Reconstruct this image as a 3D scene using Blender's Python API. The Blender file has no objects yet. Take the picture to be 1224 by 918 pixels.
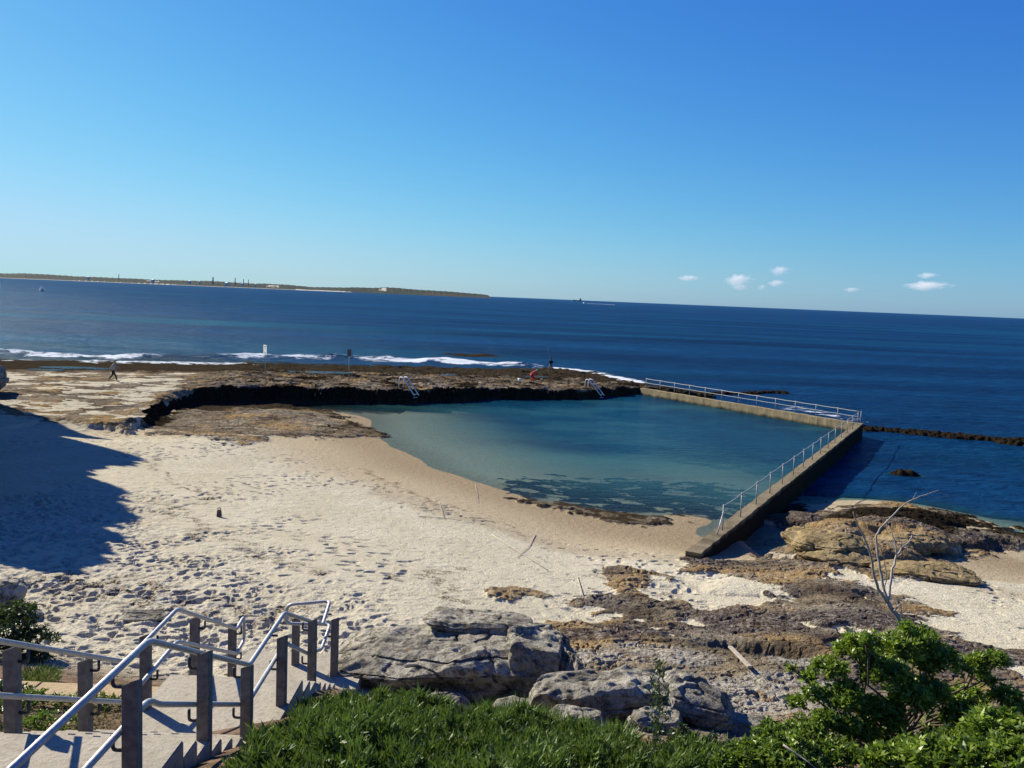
import bpy, bmesh, math, random
import numpy as np
from mathutils import Vector, Matrix, Euler
R = math.radians
PI = math.pi
random.seed(7); rng = np.random.default_rng(7)
S = bpy.context.scene
COL = S.collection

# ---------------------------------------------------------------- camera
F = 1060.0
CZ = 10.0
ROLL = math.atan(0.041)
PITCH = math.atan((459-355.4)/F*math.cos(ROLL))
cam_d = bpy.data.cameras.new('camera'); cam = bpy.data.objects.new('camera', cam_d); COL.objects.link(cam)
cam_d.sensor_width = 36; cam_d.lens = 36*F/1224; cam_d.clip_start = 0.05; cam_d.clip_end = 120000
M3 = Matrix.Rotation(PI/2-PITCH, 3, 'X') @ Matrix.Rotation(ROLL, 3, 'Z')
cam.matrix_world = Matrix.Translation((0, 0, CZ)) @ M3.to_4x4()
S.camera = cam
S.render.resolution_x = 1024; S.render.resolution_y = 768

def ray(px, py):
    d = M3 @ Vector(((px-612)/F, -(py-459)/F, -1.0))
    return d
def at(px, py, z):
    d = ray(px, py); t = (z-CZ)/d.z
    return Vector((d.x*t, d.y*t, z))
def atD(px, py, D):
    d = ray(px, py); t = D/d.y
    return Vector((d.x*t, D, CZ+d.z*t))

# ---------------------------------------------------------------- numpy noise
def _hash(ix, iy, seed):
    h = ix.astype(np.uint32)*np.uint32(374761393) + iy.astype(np.uint32)*np.uint32(668265263) + np.uint32((seed*974634777) & 0xffffffff)
    h = (h ^ (h >> np.uint32(13)))*np.uint32(1274126177)
    return h ^ (h >> np.uint32(16))
_GC = np.cos(np.arange(1024)*(2*PI/1024)).astype(np.float32); _GS = np.sin(np.arange(1024)*(2*PI/1024)).astype(np.float32)
def perlin(x, y, seed=0):
    xf = np.floor(x); yf = np.floor(y)
    ix = xf.astype(np.int32); iy = yf.astype(np.int32)
    fx = (x-xf).astype(np.float32); fy = (y-yf).astype(np.float32)
    u = fx*fx*fx*(fx*(fx*6-15)+10); v = fy*fy*fy*(fy*(fy*6-15)+10)
    def g(i, j, a, b):
        h = _hash(ix+i, iy+j, seed) & np.uint32(1023)
        return _GC[h]*a+_GS[h]*b
    n00 = g(0, 0, fx, fy); n10 = g(1, 0, fx-1, fy); n01 = g(0, 1, fx, fy-1); n11 = g(1, 1, fx-1, fy-1)
    return ((n00*(1-u)+n10*u)*(1-v)+(n01*(1-u)+n11*u)*v)*1.5
def fbm(x, y, s, oct=4, seed=0, gain=.5):
    x = np.asarray(x, np.float32); y = np.asarray(y, np.float32)
    if x.size > 60000 and x.ndim == 1:
        n = x.size//30000+1; return np.concatenate([fbm(a, b, s, oct, seed, gain) for a, b in zip(np.array_split(x, n), np.array_split(y, n))])
    o = 0; a = 1; t = 0
    c, sn = math.cos(.6), math.sin(.6)
    x = x*s; y = y*s
    for k in range(oct):
        o = o+a*perlin(x, y, seed+k*17); t += a; a *= gain
        x, y = (c*x-sn*y)*2.03+5.1, (sn*x+c*y)*2.03+1.7
    return o/t*1.3
def sstep(a, b, x):
    t = np.clip((x-a)/(b-a), 0, 1); return t*t*(3-2*t)
def cells(x, y, s, seed, r=.42, asp=1.6, prob=1.0):
    """jittered oval dimples, returns 0..1 (1 = centre)"""
    X = x*s; Y = y*s
    cx = np.floor(X).astype(np.int64); cy = np.floor(Y).astype(np.int64)
    out = np.zeros(X.shape, np.float32)
    for i in (-1, 0, 1):
        for j in (-1, 0, 1):
            gx = cx+i; gy = cy+j
            h = _hash(gx, gy, seed); h2 = _hash(gx, gy, seed+91)
            jx = (h & 255)/255.; jy = ((h >> 8) & 255)/255.; an = ((h2 & 255)/255.-.5)*2.6+.3; on = ((h2 >> 8) & 255)/255.
            sz = .65+.55*((h2 >> 16) & 255)/255.
            dx = X-(gx+jx); dy = Y-(gy+jy)
            ca = np.cos(an); sa = np.sin(an)
            a = (ca*dx+sa*dy)/(r*sz*asp); b = (-sa*dx+ca*dy)/(r*sz)
            d = 1-(a*a+b*b)
            out = np.maximum(out, np.where(on < prob, np.clip(d, 0, 1), 0).astype(np.float32))
    return out
def polysd(x, y, poly):
    """signed distance, positive inside"""
    P = np.array(poly, dtype=x.dtype); d = np.full(x.shape, 1e9, x.dtype); ins = np.zeros(x.shape, bool)
    n = len(P)
    for i in range(n):
        a = P[i]; b = P[(i+1) % n]; e = b-a
        wx = x-a[0]; wy = y-a[1]
        t = np.clip((wx*e[0]+wy*e[1])/(e@e+1e-12), 0, 1)
        d = np.minimum(d, (wx-e[0]*t)**2+(wy-e[1]*t)**2)
        c = ((a[1] <= y) != (b[1] <= y))
        with np.errstate(divide='ignore', invalid='ignore'):
            xi = a[0]+(y-a[1])/(b[1]-a[1] if b[1] != a[1] else 1e-9)*(b[0]-a[0])
        ins ^= (c & (x < xi))
    d = np.sqrt(d)
    return np.where(ins, d, -d)
def linedist(x, y, P):
    d = np.full(x.shape, 1e9, x.dtype)
    for a, b in zip(P[:-1], P[1:]):
        a = np.array(a[:2]); b = np.array(b[:2]); e = b-a
        t = np.clip(((x-a[0])*e[0]+(y-a[1])*e[1])/(e@e+1e-12), 0, 1)
        d = np.minimum(d, np.hypot(x-a[0]-e[0]*t, y-a[1]-e[1]*t))
    return d
class TPS:
    def __init__(s, pts, lam=.02):
        P = np.array([p[:2] for p in pts], float); z = np.array([p[2] for p in pts], float)
        s.c = P.mean(0); s.k = 30.; P = (P-s.c)/s.k; s.P = P
        n = len(P); r = np.hypot(P[:, None, 0]-P[None, :, 0], P[:, None, 1]-P[None, :, 1])
        K = s.phi(r)+lam*np.eye(n)*.05; Q = np.c_[np.ones(n), P]
        A = np.block([[K, Q], [Q.T, np.zeros((3, 3))]])
        s.w = np.linalg.solve(A, np.r_[z, 0, 0, 0])
    def phi(s, r):
        return r*r*np.log(r+1e-9)
    def __call__(s, x, y):
        x = np.asarray(x); y = np.asarray(y); T_ = x.dtype.type if x.dtype == np.float32 else np.float64
        X = ((x-s.c[0])/s.k).astype(T_); Y = ((y-s.c[1])/s.k).astype(T_)
        n = len(s.P); o = s.w[n]+s.w[n+1]*X+s.w[n+2]*Y
        for i in range(n):
            dx_ = X-T_(s.P[i, 0]); dy_ = Y-T_(s.P[i, 1]); r2_ = dx_*dx_+dy_*dy_+T_(1e-12); o = o+T_(.5*s.w[i])*r2_*np.log(r2_)
        return o

POOL_Z = .45
# ---------------------------------------------------------------- terrain definition
_b = [(440,740,3.1),(300,700,3.0),(100,700,2.9),(0,720,3.0),(500,700,2.7),(600,700,2.3),(400,640,2.2),(500,640,1.8),(600,640,1.3),
 (650,645,1.0),(700,665,1.25),(800,665,1.1),(250,600,2.1),(100,600,2.3),(0,600,2.5),(350,570,1.4),(250,530,1.4),(400,560,.95),(150,515,1.3),(0,520,1.7),
 (350,500,.75),(270,490,.75),(420,503,.55),
 (390,492,.47),(440,515,.45),(470,535,.45),(520,560,.45),(580,580,.45),(640,597,.45),(700,612,.45),(760,622,.45),(850,622,.5),
 (500,505,.25),(540,520,.15),(560,545,.30),(600,560,.22),(640,578,.28),(660,505,-1.0),(690,530,-.8),(760,500,-1.1),(900,510,-1.3),(850,575,-.05),(880,560,-.35),(760,555,-.45),(700,568,-.1),(780,595,.08),(840,600,.05),(700,590,.15),(480,490,.3),(620,480,-.35),(530,495,.1),(950,530,-1.2),(760,475,-1),
 (700,740,2.4),(800,700,1.7),(900,700,1.6),(900,760,2.4),(1000,750,2.3),(1100,800,2.9),(1200,800,2.9),(1000,690,1.4),(1150,745,2.1),(1224,710,1.1),(1160,680,.75),(1224,662,.2),
 (950,650,.75),(880,665,.6),(900,640,.15),(930,615,.0),(985,606,.02),(1060,602,.05),(1150,630,.05),(1224,645,.0),(1040,640,.7),(1100,650,.6),
 (1100,570,-1.0),(1000,570,-1.),(1100,535,-1.2),(1200,570,-1.1),(980,585,-.5),(1150,600,-.45)]
base_pts = [tuple(at(*p)) for p in _b]
base_pts += [(-4,0,8.3),(0,0,8.4),(5,0,8.0),(-10,3,7.6),(-4,5,6.3),(0,3,7.3),(4,3,7.0),(10,3,6.6),(0,8,5.5),(-2.7,7.1,5.86),(-2.68,7.7,5.72),(-2.68,8.5,5.48),(-2.68,9.4,5.05),(-2.68,10.5,4.76),(-2.66,12.3,4.34),(-2.45,7.2,5.95),(-2.45,8,5.62),(-2.45,9.2,5.0),(-2.45,10.8,4.62),(-2.45,12.2,4.2),(-2.3,13.6,3.7),(-2,11.2,4.5),(1,11.7,4.15),(-3.6,8,5.0),(-3.6,11,4.4),(-6,9,5.1),(-6,11.2,4.5),
 (-6,13,3.9),(-4,14.5,3.35),(-8,12,4.3),(-9,17,3.2),(0,13.4,3.3),(-1.6,13.3,3.25),(-1.2,12.3,3.9),(1.5,14.,3.25),(3,13.8,3.3),(3,12.4,3.75),(4,9,4.6),(7,9,4.3),(6,13,3.5),(10,12,3.8),(3.5,7,5.2),(-1,16.5,3.1),(-5,18,3.0),(1,15,3.1),
 (60,80,-2.5),(45,45,-1.5),(30,20,1.5),(25,10,3.5),(0,130,-2.5),(60,130,-2.5),(-80,130,-2),(-60,20,4),(-40,10,6),(-50,45,2.5),(-60,70,1.2),(20,100,-2),(40,95,-2.5),(30,78,-2),(-30,60,1.5),(-20,80,1),(0,90,-.5),(-10,88,-.3)]
class Baked:
    def __init__(s, f, x0=-90., x1=72., y0=-2., y1=172., st=.3):
        s.x0, s.y0, s.st = x0, y0, st; s.nx = int((x1-x0)/st)+1; s.ny = int((y1-y0)/st)+1
        gx, gy = np.meshgrid(x0+np.arange(s.nx)*st, y0+np.arange(s.ny)*st)
        s.g = np.concatenate([f(a, b) for a, b in zip(np.array_split(gx.ravel().astype(np.float32), 10), np.array_split(gy.ravel().astype(np.float32), 10))]).reshape(s.ny, s.nx)
    def __call__(s, x, y):
        u = np.clip((np.asarray(x)-s.x0)/s.st, 0, s.nx-1.001); v = np.clip((np.asarray(y)-s.y0)/s.st, 0, s.ny-1.001)
        i = u.astype(np.int32); j = v.astype(np.int32); fu = u-i; fv = v-j
        return (s.g[j, i]*(1-fu)+s.g[j, i+1]*fu)*(1-fv)+(s.g[j+1, i]*(1-fu)+s.g[j+1, i+1]*fu)*fv
base = Baked(TPS(base_pts))
_r = [(160,490,1.6),(200,461,1.9),(300,462,1.85),(400,463,1.75),(480,465,1.7),(600,464,1.5),(700,466,1.3),(770,463,1.15),(135,457,1.75),(0,455,1.7),(0,480,1.65),(80,490,1.5),(317,450,1.55),(417,455,1.55),(636,457,1.15),
 (658,447,.7),(500,448,.95),(200,445,1.1),(60,443,1.0),(130,443,.95),(250,440,.4),(380,442,.4),(560,447,.65),(430,445,.7),
 (0,430,-.05),(60,431,-.05),(150,433,-.05),(250,435,-.05),(350,436.5,-.05),(430,438,-.05),(520,440,-.05),(600,442,-.05),(660,441.5,.0),(700,447,.05),(750,457,.05),(785,463,-.2),(0,424,-.8),(60,425,-.8),(150,427,-.8),(250,429,-.8),(350,431,-.8),(430,432.5,-.8),(520,434.5,-.8),(600,436.5,-.8),(660,436,-.8),(720,443,-.8),(765,452,-.8),(820,461,-1.2)]
reef_pts = [tuple(at(*p)) for p in _r]+[(-60,135,-2),(0,140,-2),(40,110,-2),(-80,100,-.5),(-60,60,2)]
reef = Baked(TPS(reef_pts))
REEF = [tuple(at(*p))[:2] for p in [(-120,480,1.7),(-20,487,1.65),(60,500,1.6),(150,507,1.6),(172,492,1.7),(192,473,1.8),(225,463,1.9),(300,462,1.85),(400,463,1.75),(480,465,1.7),(600,464,1.5),(700,466,1.3),(771,463,1.1)]]+[(22,96),(30,150),(-150,150),(-150,60)]
_gc = {}
def gat(px, py):
    if (px, py) not in _gc: _gc[(px, py)] = gat_(px, py)
    return _gc[(px, py)]
def gat_(px, py):
    z = 2.0
    for k in range(12):
        p = at(px, py, z); z = .5*z+.5*float(np.clip(base(np.float64(p.x), np.float64(p.y)), -2, 8))
    return (p.x, p.y)
WA = at(771, 464, 1.15); WB = at(1027, 507, 1.15); WC = at(862, 634, 1.25); WE = at(832, 662, 1.05)
PLAT = [gat(*p) for p in [(585,785),(612,745),(700,738),(728,688),(765,694),(835,738),(885,725),(912,690),(935,655),(925,628),(955,612),(1060,600),(1130,614),(1190,630),(1260,642),(1260,660),(1200,650),(1150,660),(1115,684),(1060,700),(1160,745),(1260,800),(1300,900),(1224,918),(900,918),(700,880),(610,850)]]
STREAK = [gat(*p) for p in [(780,664),(850,670),(930,652),(965,700),(900,700),(830,684)]]
LEDGE = [gat(*p) for p in [(165,505),(195,485),(260,490),(330,480),(395,490),(460,520),(400,526),(335,522),(290,533),(215,520)]]
EDGE = [gat(*p) for p in [(610,596),(690,600),(740,612),(835,622),(815,636),(740,628),(660,610)]]
OUT1 = [gat(*p) for p in [(570,702),(650,696),(655,712),(620,738),(585,735)]]
CHURN = [gat(*p) for p in [(-200,600),(60,585),(150,592),(270,645),(345,690),(430,705),(520,745),(520,790),(300,830),(-200,860)]]
POOLR = [gat(880,640), gat(905,668), gat(960,655), gat(985,640), gat(925,628)]
STRIP1 = [tuple(at(*p))[:2] for p in [(1030,508,.3),(1100,514,.3),(1160,519,.3),(1250,527,.3)]]
STRIP2 = [tuple(at(*p))[:2] for p in [(775,462,.2),(830,468,.2),(880,469,.2),(935,467,.2)]]
ROCKB = tuple(at(1083,565,.1))[:2]
wallv = np.array(WC[:2])-np.array(WB[:2]); 
# outline of the tall headland at the left
SUN_AZ = R(52); SUN_EL = R(33)
sdir = np.array([-math.sin(SUN_AZ), math.cos(SUN_AZ)])
_sh = [(0,676,2.5),(70,648,2.4),(103,622,2.3),(80,606,2.3),(138,580,2.1),(112,566,2.0),(172,541,1.8),(150,520,1.6),(110,507,1.6),(60,500,1.6),(10,492,1.6)]
ridge = []
for px, py, z in _sh:
    p = at(px, py, z); k = -.635
    t = (p.x-k*p.y)/(k*sdir[1]-sdir[0]); t = max(t, .3)
    ridge.append((p.x+sdir[0]*t, p.y+sdir[1]*t, z+t*math.tan(SUN_EL)))
ridge.sort(key=lambda r: r[1])
RY = np.array([r[1] for r in ridge]); RZ = np.array([r[2] for r in ridge])

def terrain(x, y):
    x = np.asarray(x, np.float32); y = np.asarray(y, np.float32)
    if x.size <= 40000: return terrain_(x, y)
    n = x.size//30000+1
    parts_ = [terrain_(a, b) for a, b in zip(np.array_split(x, n), np.array_split(y, n))]
    return [np.concatenate([p[i] for p in parts_]) for i in range(len(parts_[0]))]
def terrain_(x, y):
    n1 = fbm(x, y, .35, 4, 3); n2 = fbm(x, y, 1.3, 4, 11); nb = fbm(x, y, .12, 3, 21)
    b = np.clip(base(x, y), -3, 9)
    # rock masks
    plat = polysd(x, y, PLAT)+n1*1.7+n2*.5+nb*1.2
    plat = plat-.15; prock = np.maximum(sstep(-.35, .45, plat), .95*sstep(-.3, .4, polysd(x, y, STREAK)+n1*1.2+n2*.5-.2))
    patch = sstep(.25, .45, fbm(x*.8, y, .38, 4, 77)+.25*n2)*sstep(15, 18, y)*.95
    prock = prock*(1-patch*(plat < 5.5))
    led = sstep(-.5, .6, polysd(x, y, LEDGE)+n1*2.2+n2*.8)
    edg = sstep(-.2, .4, polysd(x, y, EDGE)+n1*1.3+n2*.7-.5)
    ou = sstep(-.1, .3, polysd(x, y, OUT1)+n1*.9+n2*.6-.35)
    rs = polysd(x, y, REEF)
    rs2 = rs+n1*.8+n2*.30+nb*.8
    lft = sstep(at(200, 480, 1.6).x, at(150, 490, 1.6).x, x); reefm = sstep(-.55-1.3*lft, .12+.5*lft, rs2+.10*fbm(x, y, 3.2, 2, 633))
    # rock relief
    f1 = fbm(x, y*1.3, .55, 5, 31); f2 = fbm(x, y, 2.4, 4, 41)
    def terr(h, st, k=.75):
        q = h/st; fl = np.floor(q); fr = q-fl
        return (fl+sstep(.5-.5*(1-k), .5+.5*(1-k), fr))*st
    rel = terr(.28*f1+.02*f2, .07)*.75+.035*f2+.02*np.abs(fbm(x, y, 1.1, 3, 55))
    crack = np.abs(fbm(x*1.0+.3*f2, y*1.6, .5, 3, 61)); crk = -(1-sstep(0, .05, crack))*.14
    # flat wide area to the right: big tan bosses
    def bump(px, py, z, rx, ry, h, pw=2.2):
        c = at(px, py, z); d = np.sqrt(((x-c.x)/rx)**2+((y-c.y)/ry)**2)+.18*n1+.05*f2
        return h*np.clip(1-np.maximum(d, 0)**pw, 0, 1)**.55
    bos = np.maximum.reduce([bump(985,640,.8,2.6,2.3,.75), bump(1010,664,.9,3.2,1.5,.55), bump(1075,640,.8,2.2,2.6,.7), bump(1065,622,.6,3.4,1.9,.75), bump(1130,640,.6,2.2,1.6,.5), bump(1205,645,.3,3,1.2,.4), bump(950,620,.4,1.8,1.3,.5), bump(890,705,1.6,4,1.2,.18)])
    z = b.copy()
    # sand relief
    churn = sstep(-2, 2.5, polysd(x, y, CHURN)+n1*3.0)
    foot = np.maximum(cells(x, y, 3.9, 5, .36, 1.7, .8), cells(x+3.1, y+1.7, 2.6, 6, .27, 1.9, .6))
    foot2 = cells(x+7.3, y, 2.2, 8, .26, 2.0, .55)
    paths = sstep(.02, .35, fbm(x-.3*y, y*.45, .17, 2, 91)+.1)
    lowbeach = sstep(.75, 1.2, b)
    sandrel = churn*(-.076*foot**.7*(.45+1.0*sstep(-.35, .25, fbm(x, y, .55, 2, 16)))+.045*n2+.03*fbm(x, y, 3.1, 3, 15))+(1-churn)*lowbeach*(-.075*foot2**.8*(.25+.75*paths)+.012*n2)
    sand_only = (1-prock)*(1-led)
    hill = sstep(16, 13.5, y+.2*x)*sstep(3.3, 3.9, b)
    z = z+sandrel*sand_only*(b > .35)*(1-hill)+.03*nb
    rockamt = prock*(1-hill*.5)
    z = z+rockamt*(rel*(.40+.5*sstep(-.1, .3, nb+.5*n1))+.02*fbm(x, y, 7., 3, 811)*sstep(30, 20, y)+(-.05*(1-sstep(0, .06, np.abs(fbm(x+.2*f2, y*1.4, 1.3, 2, 821)))))+crk*.6+.08+.10*sstep(0, 2.5, plat))+.9*bos*sstep(-.6, .3, polysd(x, y, PLAT)+1)
    z = z+led*(rel*.55+.1+crk*.7)+edg*(.10+.35*rel)+ou*(.1+.6*rel)
    # tide pools right of wall
    pl = sstep(-.1, .8, polysd(x, y, POOLR)+.5*n1)
    z = z*(1-pl)+pl*np.minimum(z, .12+.15*n2)
    # brown rock pool in the platform
    c = at(900, 795, 2.45); d = np.hypot((x-c.x)/1.25+.25*n1, (y-c.y+.35*(x-c.x))/.55+.2*n2)
    z = z-.28*sstep(1.25, .7, d)*1.0
    # base beneath the reef front, then reef top
    wet0 = sstep(-6, 0, rs)*(y > 55)
    z = np.where((rs > -7) & (x > -36) & (z > POOL_Z-.5), z-.25*sstep(-7, -1, rs)*(x > at(200, 480, 1).x-2), z)
    rt = np.clip(reef(x, y), -2.2, 2.1)
    g1 = fbm(x*.38, y*1.15, .8, 4, 611); far_ = sstep(60, 75, y); rrel = (terr(.36*g1+.12*f1, .12, .8)*1.0+.06*f2*(1-.6*far_)+crk*.5)*sstep(-3, 1.5, rs+.5)+.03
    calm = sstep(-29, -22, x+.25*(y-72))  # sandier on the left
    rt = rt+rrel*(.35+.65*calm)
    z = z*(1-reefm)+np.maximum(rt, -2.2)*reefm
    sd_ = ((x-WC.x)*(WB.y-WC.y)-(y-WC.y)*(WB.x-WC.x)); z = np.where((sd_ > 1) & (y > 44) & (z < -.1), z+1.8*(z+.1), z); z = np.where((sd_ > 1) & (z < -.6), b*1.5-.3, z)
    # skerries
    def strip(P, w, h, wob):
        d = linedist(x+.8*n1, y+1.2*n1, P)/(w*(1+wob*n1))
        return -1.5+(1.5+h)*sstep(1.6, .25, d)+.22*f2*sstep(1.3, .6, d)
    z = np.maximum(z, strip(STRIP1, 1.9, .20, .5)); z = np.maximum(z, strip(STRIP2, 1.5, .18, .6))
    d = np.hypot((x-ROCKB[0])/1.25, (y-ROCKB[1])/.95)+.35*n1
    z = np.maximum(z, -1+1.25*sstep(1.5, .35, d)+.15*f2*sstep(1.2, .6, d))
    # tall headland
    xe = -.635*y-.3+.5*n1+.25*f2
    inn = sstep(0, .9, xe-x); rz = np.interp(y, RY, RZ, left=3.5, right=2.0)
    on = sstep(22, 25, y)*sstep(70, 62, y)
    hz = rz+1.1+2.2*sstep(46, 39, y)*sstep(25, 28, y)+.6*n1+.3*f2
    z = np.where((on > 0), z+(np.maximum(hz-z, 0))*inn*on, z)
    headl = inn*on
    # masks
    rock = np.clip(np.maximum.reduce([prock, led*(.72+.5*g1), edg, ou, reefm*np.maximum(.8+.3*calm+.4*n1, sstep(1.35, 1.1, rt)), headl*1.2, sstep(.1, .4, bos)]), 0, 1)
    rock = np.where((y < 17) & (x < -3), rock*.2, rock)
    stripm = np.maximum(sstep(3.5, 2, linedist(x, y, STRIP1)), sstep(3, 2, linedist(x, y, STRIP2)))
    stripm = np.maximum(stripm, sstep(2.2, 1.2, np.hypot(x-ROCKB[0], y-ROCKB[1])))
    rock = np.maximum(rock, stripm)
    # sandy patches on the reef at left
    sp = reefm*sstep(-.02, .22, .8*n1+.4*nb-.06-.9*calm+.7*g1)*sstep(1.2, 1.35, rt)*(1-calm)*.9
    rock = rock*(1-sp)
    alg = np.maximum(stripm, reefm*np.maximum(sstep(1.25, .85, rt-.2*n1), .22*calm+.5*n1+.8*g1))
    alg = np.maximum(alg, sstep(.12, .0, rs2)*sstep(-2.2, -.4, rs2)*(y > 55)*(x > at(185, 480, 1.7).x)*1.0)  # reef front: algae, deepened so its colour also carries the face's shade
    rock = np.maximum(rock, sstep(.12, .0, rs2)*sstep(-1.6, -.4, rs2)*(y > 55)*(x > at(185, 480, 1.7).x))
    # seaweed below high water at the pool's back ledge and the right shore
    rf = sstep(-9, -1, rs)*(1-reefm)*sstep(.95, .6, z)*(x < at(480, 490, .5).x)
    rock = np.maximum(rock, sstep(.25, .5, rf+.35*n1)); alg = np.maximum(alg, rf*.8)
    # weed growing on pool floor
    c = at(785, 592, .2); wd = sstep(1.2, .75, np.hypot((x-c.x)/8.0, (y-c.y)/5.2)+.35*n1+.25*n2)
    wd = np.maximum(wd, sstep(.9, .5, np.hypot((x-at(900,555,-1).x)/9, (y-at(900,555,-1).y)/10)+.4*n1))
    wd = wd*(.42+.58*sstep(-.45, .10, fbm(x*.8, y, .75, 4, 731)+.35*n1))
    alg = np.maximum(alg, wd*(z < POOL_Z+.15)*(y < 90))
    rock = np.maximum(rock, .9*wd*(z < POOL_Z+.1))
    c = at(1120, 625, .4); alg = np.maximum(alg, sstep(1.2, .5, np.hypot((x-c.x)/5.5, (y-c.y)/3.2)+.5*n1))
    alg = np.maximum(alg, edg*.75*sstep(-.3,.2,n2)); alg = np.maximum(alg, led*sstep(.85, .5, z+.3*n1)*.85); wetl = led*sstep(1.0, .6, z)

    alg = np.maximum(alg, sstep(.3, 0, z)*prock*.8)
    wet = np.maximum(sstep(.85, .5, z)*sstep(.30, .44, z)*(y > 25), np.maximum(reefm*sstep(1.6, .8, rt)*.8, pl))
    c = at(900, 795, 2.45); wet = np.maximum(wet, sstep(1.6, 1.0, np.hypot((x-c.x)/1.25, (y-c.y)/.6)))
    # damp line on the beach
    wet = np.maximum(wet, .45*sstep(.5, .1, np.abs(b-1.15+.1*n1)/.35)*(x > -6)*(1-prock)*(y < 55))
    org = np.clip(sstep(.0, .5, fbm(x, y, .3, 3, 101)+.25*n2), 0, 1)
    for px, py, zz, rx, ry in [(760,705,1.8,1.8,1.2),(880,705,1.6,1.4,.8),(700,775,2.7,1.4,.9),(590,835,3.3,1.5,.7),(620,720,2.4,2.0,1.6),(1000,640,.8,3.5,3.0),(1080,670,1.1,4,1.6),(950,690,1.4,5,1.1)]:
        c = at(px, py, zz); org = np.maximum(org, .95*sstep(1.25, .5, np.hypot((x-c.x)/rx, (y-c.y)/ry)+.3*n1+.12*n2))
    # wrack (dead weed) on the dry sand
    deb = np.zeros_like(x)
    for L, w in [([(140,695),(200,722),(330,735)],.9),([(190,600),(240,640),(330,665),(360,690)],.45),([(60,690),(170,705)],.8),([(430,560),(520,600),(640,640)],.25),([(520,690),(540,730)],.3),([(470,690),(550,680)],.4),([(160,545),(260,600)],.18),([(720,690),(830,730)],.4)]:
        P = [gat(*q) for q in L]; deb = np.maximum(deb, sstep(1.3, .2, linedist(x+n1*.8, y+n1*.9, P)/w)*sstep(-.25, .2, fbm(x, y, 2.2, 3, 131)))
    soil = hill*sstep(-.3, .2, 1-.0*x)
    weather = sstep(-.2, .5, fbm(x, y, .25, 3, 141)+.2*n2)
    return z, rock, wet, alg, org, deb, soil, churn, weather

# grid (dense inside the view, coarse far outside)
az = np.r_[np.linspace(-78, -44, 40, endpoint=False), np.linspace(-44, -33, 160, endpoint=False), np.linspace(-33, 33, 1350, endpoint=False), np.linspace(33, 78, 60)]
az = np.radians(az)
dist = np.r_[np.linspace(.3, 5.5, 30, endpoint=False), 5.5*np.exp(np.linspace(0, math.log(12.5/5.5), 130, endpoint=False)), 12.5*np.exp(np.linspace(0, math.log(100/12.5), 1350, endpoint=False)), np.linspace(100, 165, 220)]
A, D = np.meshgrid(az, dist)
X = np.tan(np.clip(A, -1.3, 1.3))*D
Y = D
X = X.ravel(); Y = Y.ravel()
Z, rock, wet, alg, org, deb, soil, churn, weather = terrain(X, Y)
nr, nc = D.shape

def fast_mesh(name, V, Q, smooth=True):
    me = bpy.data.meshes.new(name)
    V = np.asarray(V, np.float32); Q = np.asarray(Q, np.int32); k = Q.shape[1]
    me.vertices.add(len(V)); me.vertices.foreach_set('co', V.ravel())
    me.loops.add(Q.size); me.loops.foreach_set('vertex_index', Q.ravel())
    me.polygons.add(len(Q)); me.polygons.foreach_set('loop_start', np.arange(0, Q.size, k, dtype=np.int32)); me.polygons.foreach_set('loop_total', np.full(len(Q), k, np.int32))
    me.polygons.foreach_set('use_smooth', np.full(len(Q), smooth))
    me.update(calc_edges=True)
    return me
def set_attr(me, name, C):
    a = me.color_attributes.new(name, 'FLOAT_COLOR', 'POINT'); C = np.asarray(C, np.float32)
    if C.shape[1] == 3: C = np.c_[C, np.ones(len(C), np.float32)]
    a.data.foreach_set('color', C.astype(np.float32).ravel())
def gridq(nr, nc):
    i = np.arange(nr*nc).reshape(nr, nc)
    return np.stack([i[:-1, :-1].ravel(), i[:-1, 1:].ravel(), i[1:, 1:].ravel(), i[1:, :-1].ravel()], 1)
def link(name, me, mat=None, parent=None, **props):
    o = bpy.data.objects.new(name, me); COL.objects.link(o)
    if mat is not None and me is not None: me.materials.append(mat)
    if parent is not None: o.parent = parent
    for k, v in props.items(): o[k] = v
    return o
def sub(V, Q, mask, attrs):
    q = Q[mask]; u, inv = np.unique(q, return_inverse=True)
    return V[u], inv.reshape(q.shape), [a[u] for a in attrs]

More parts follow.
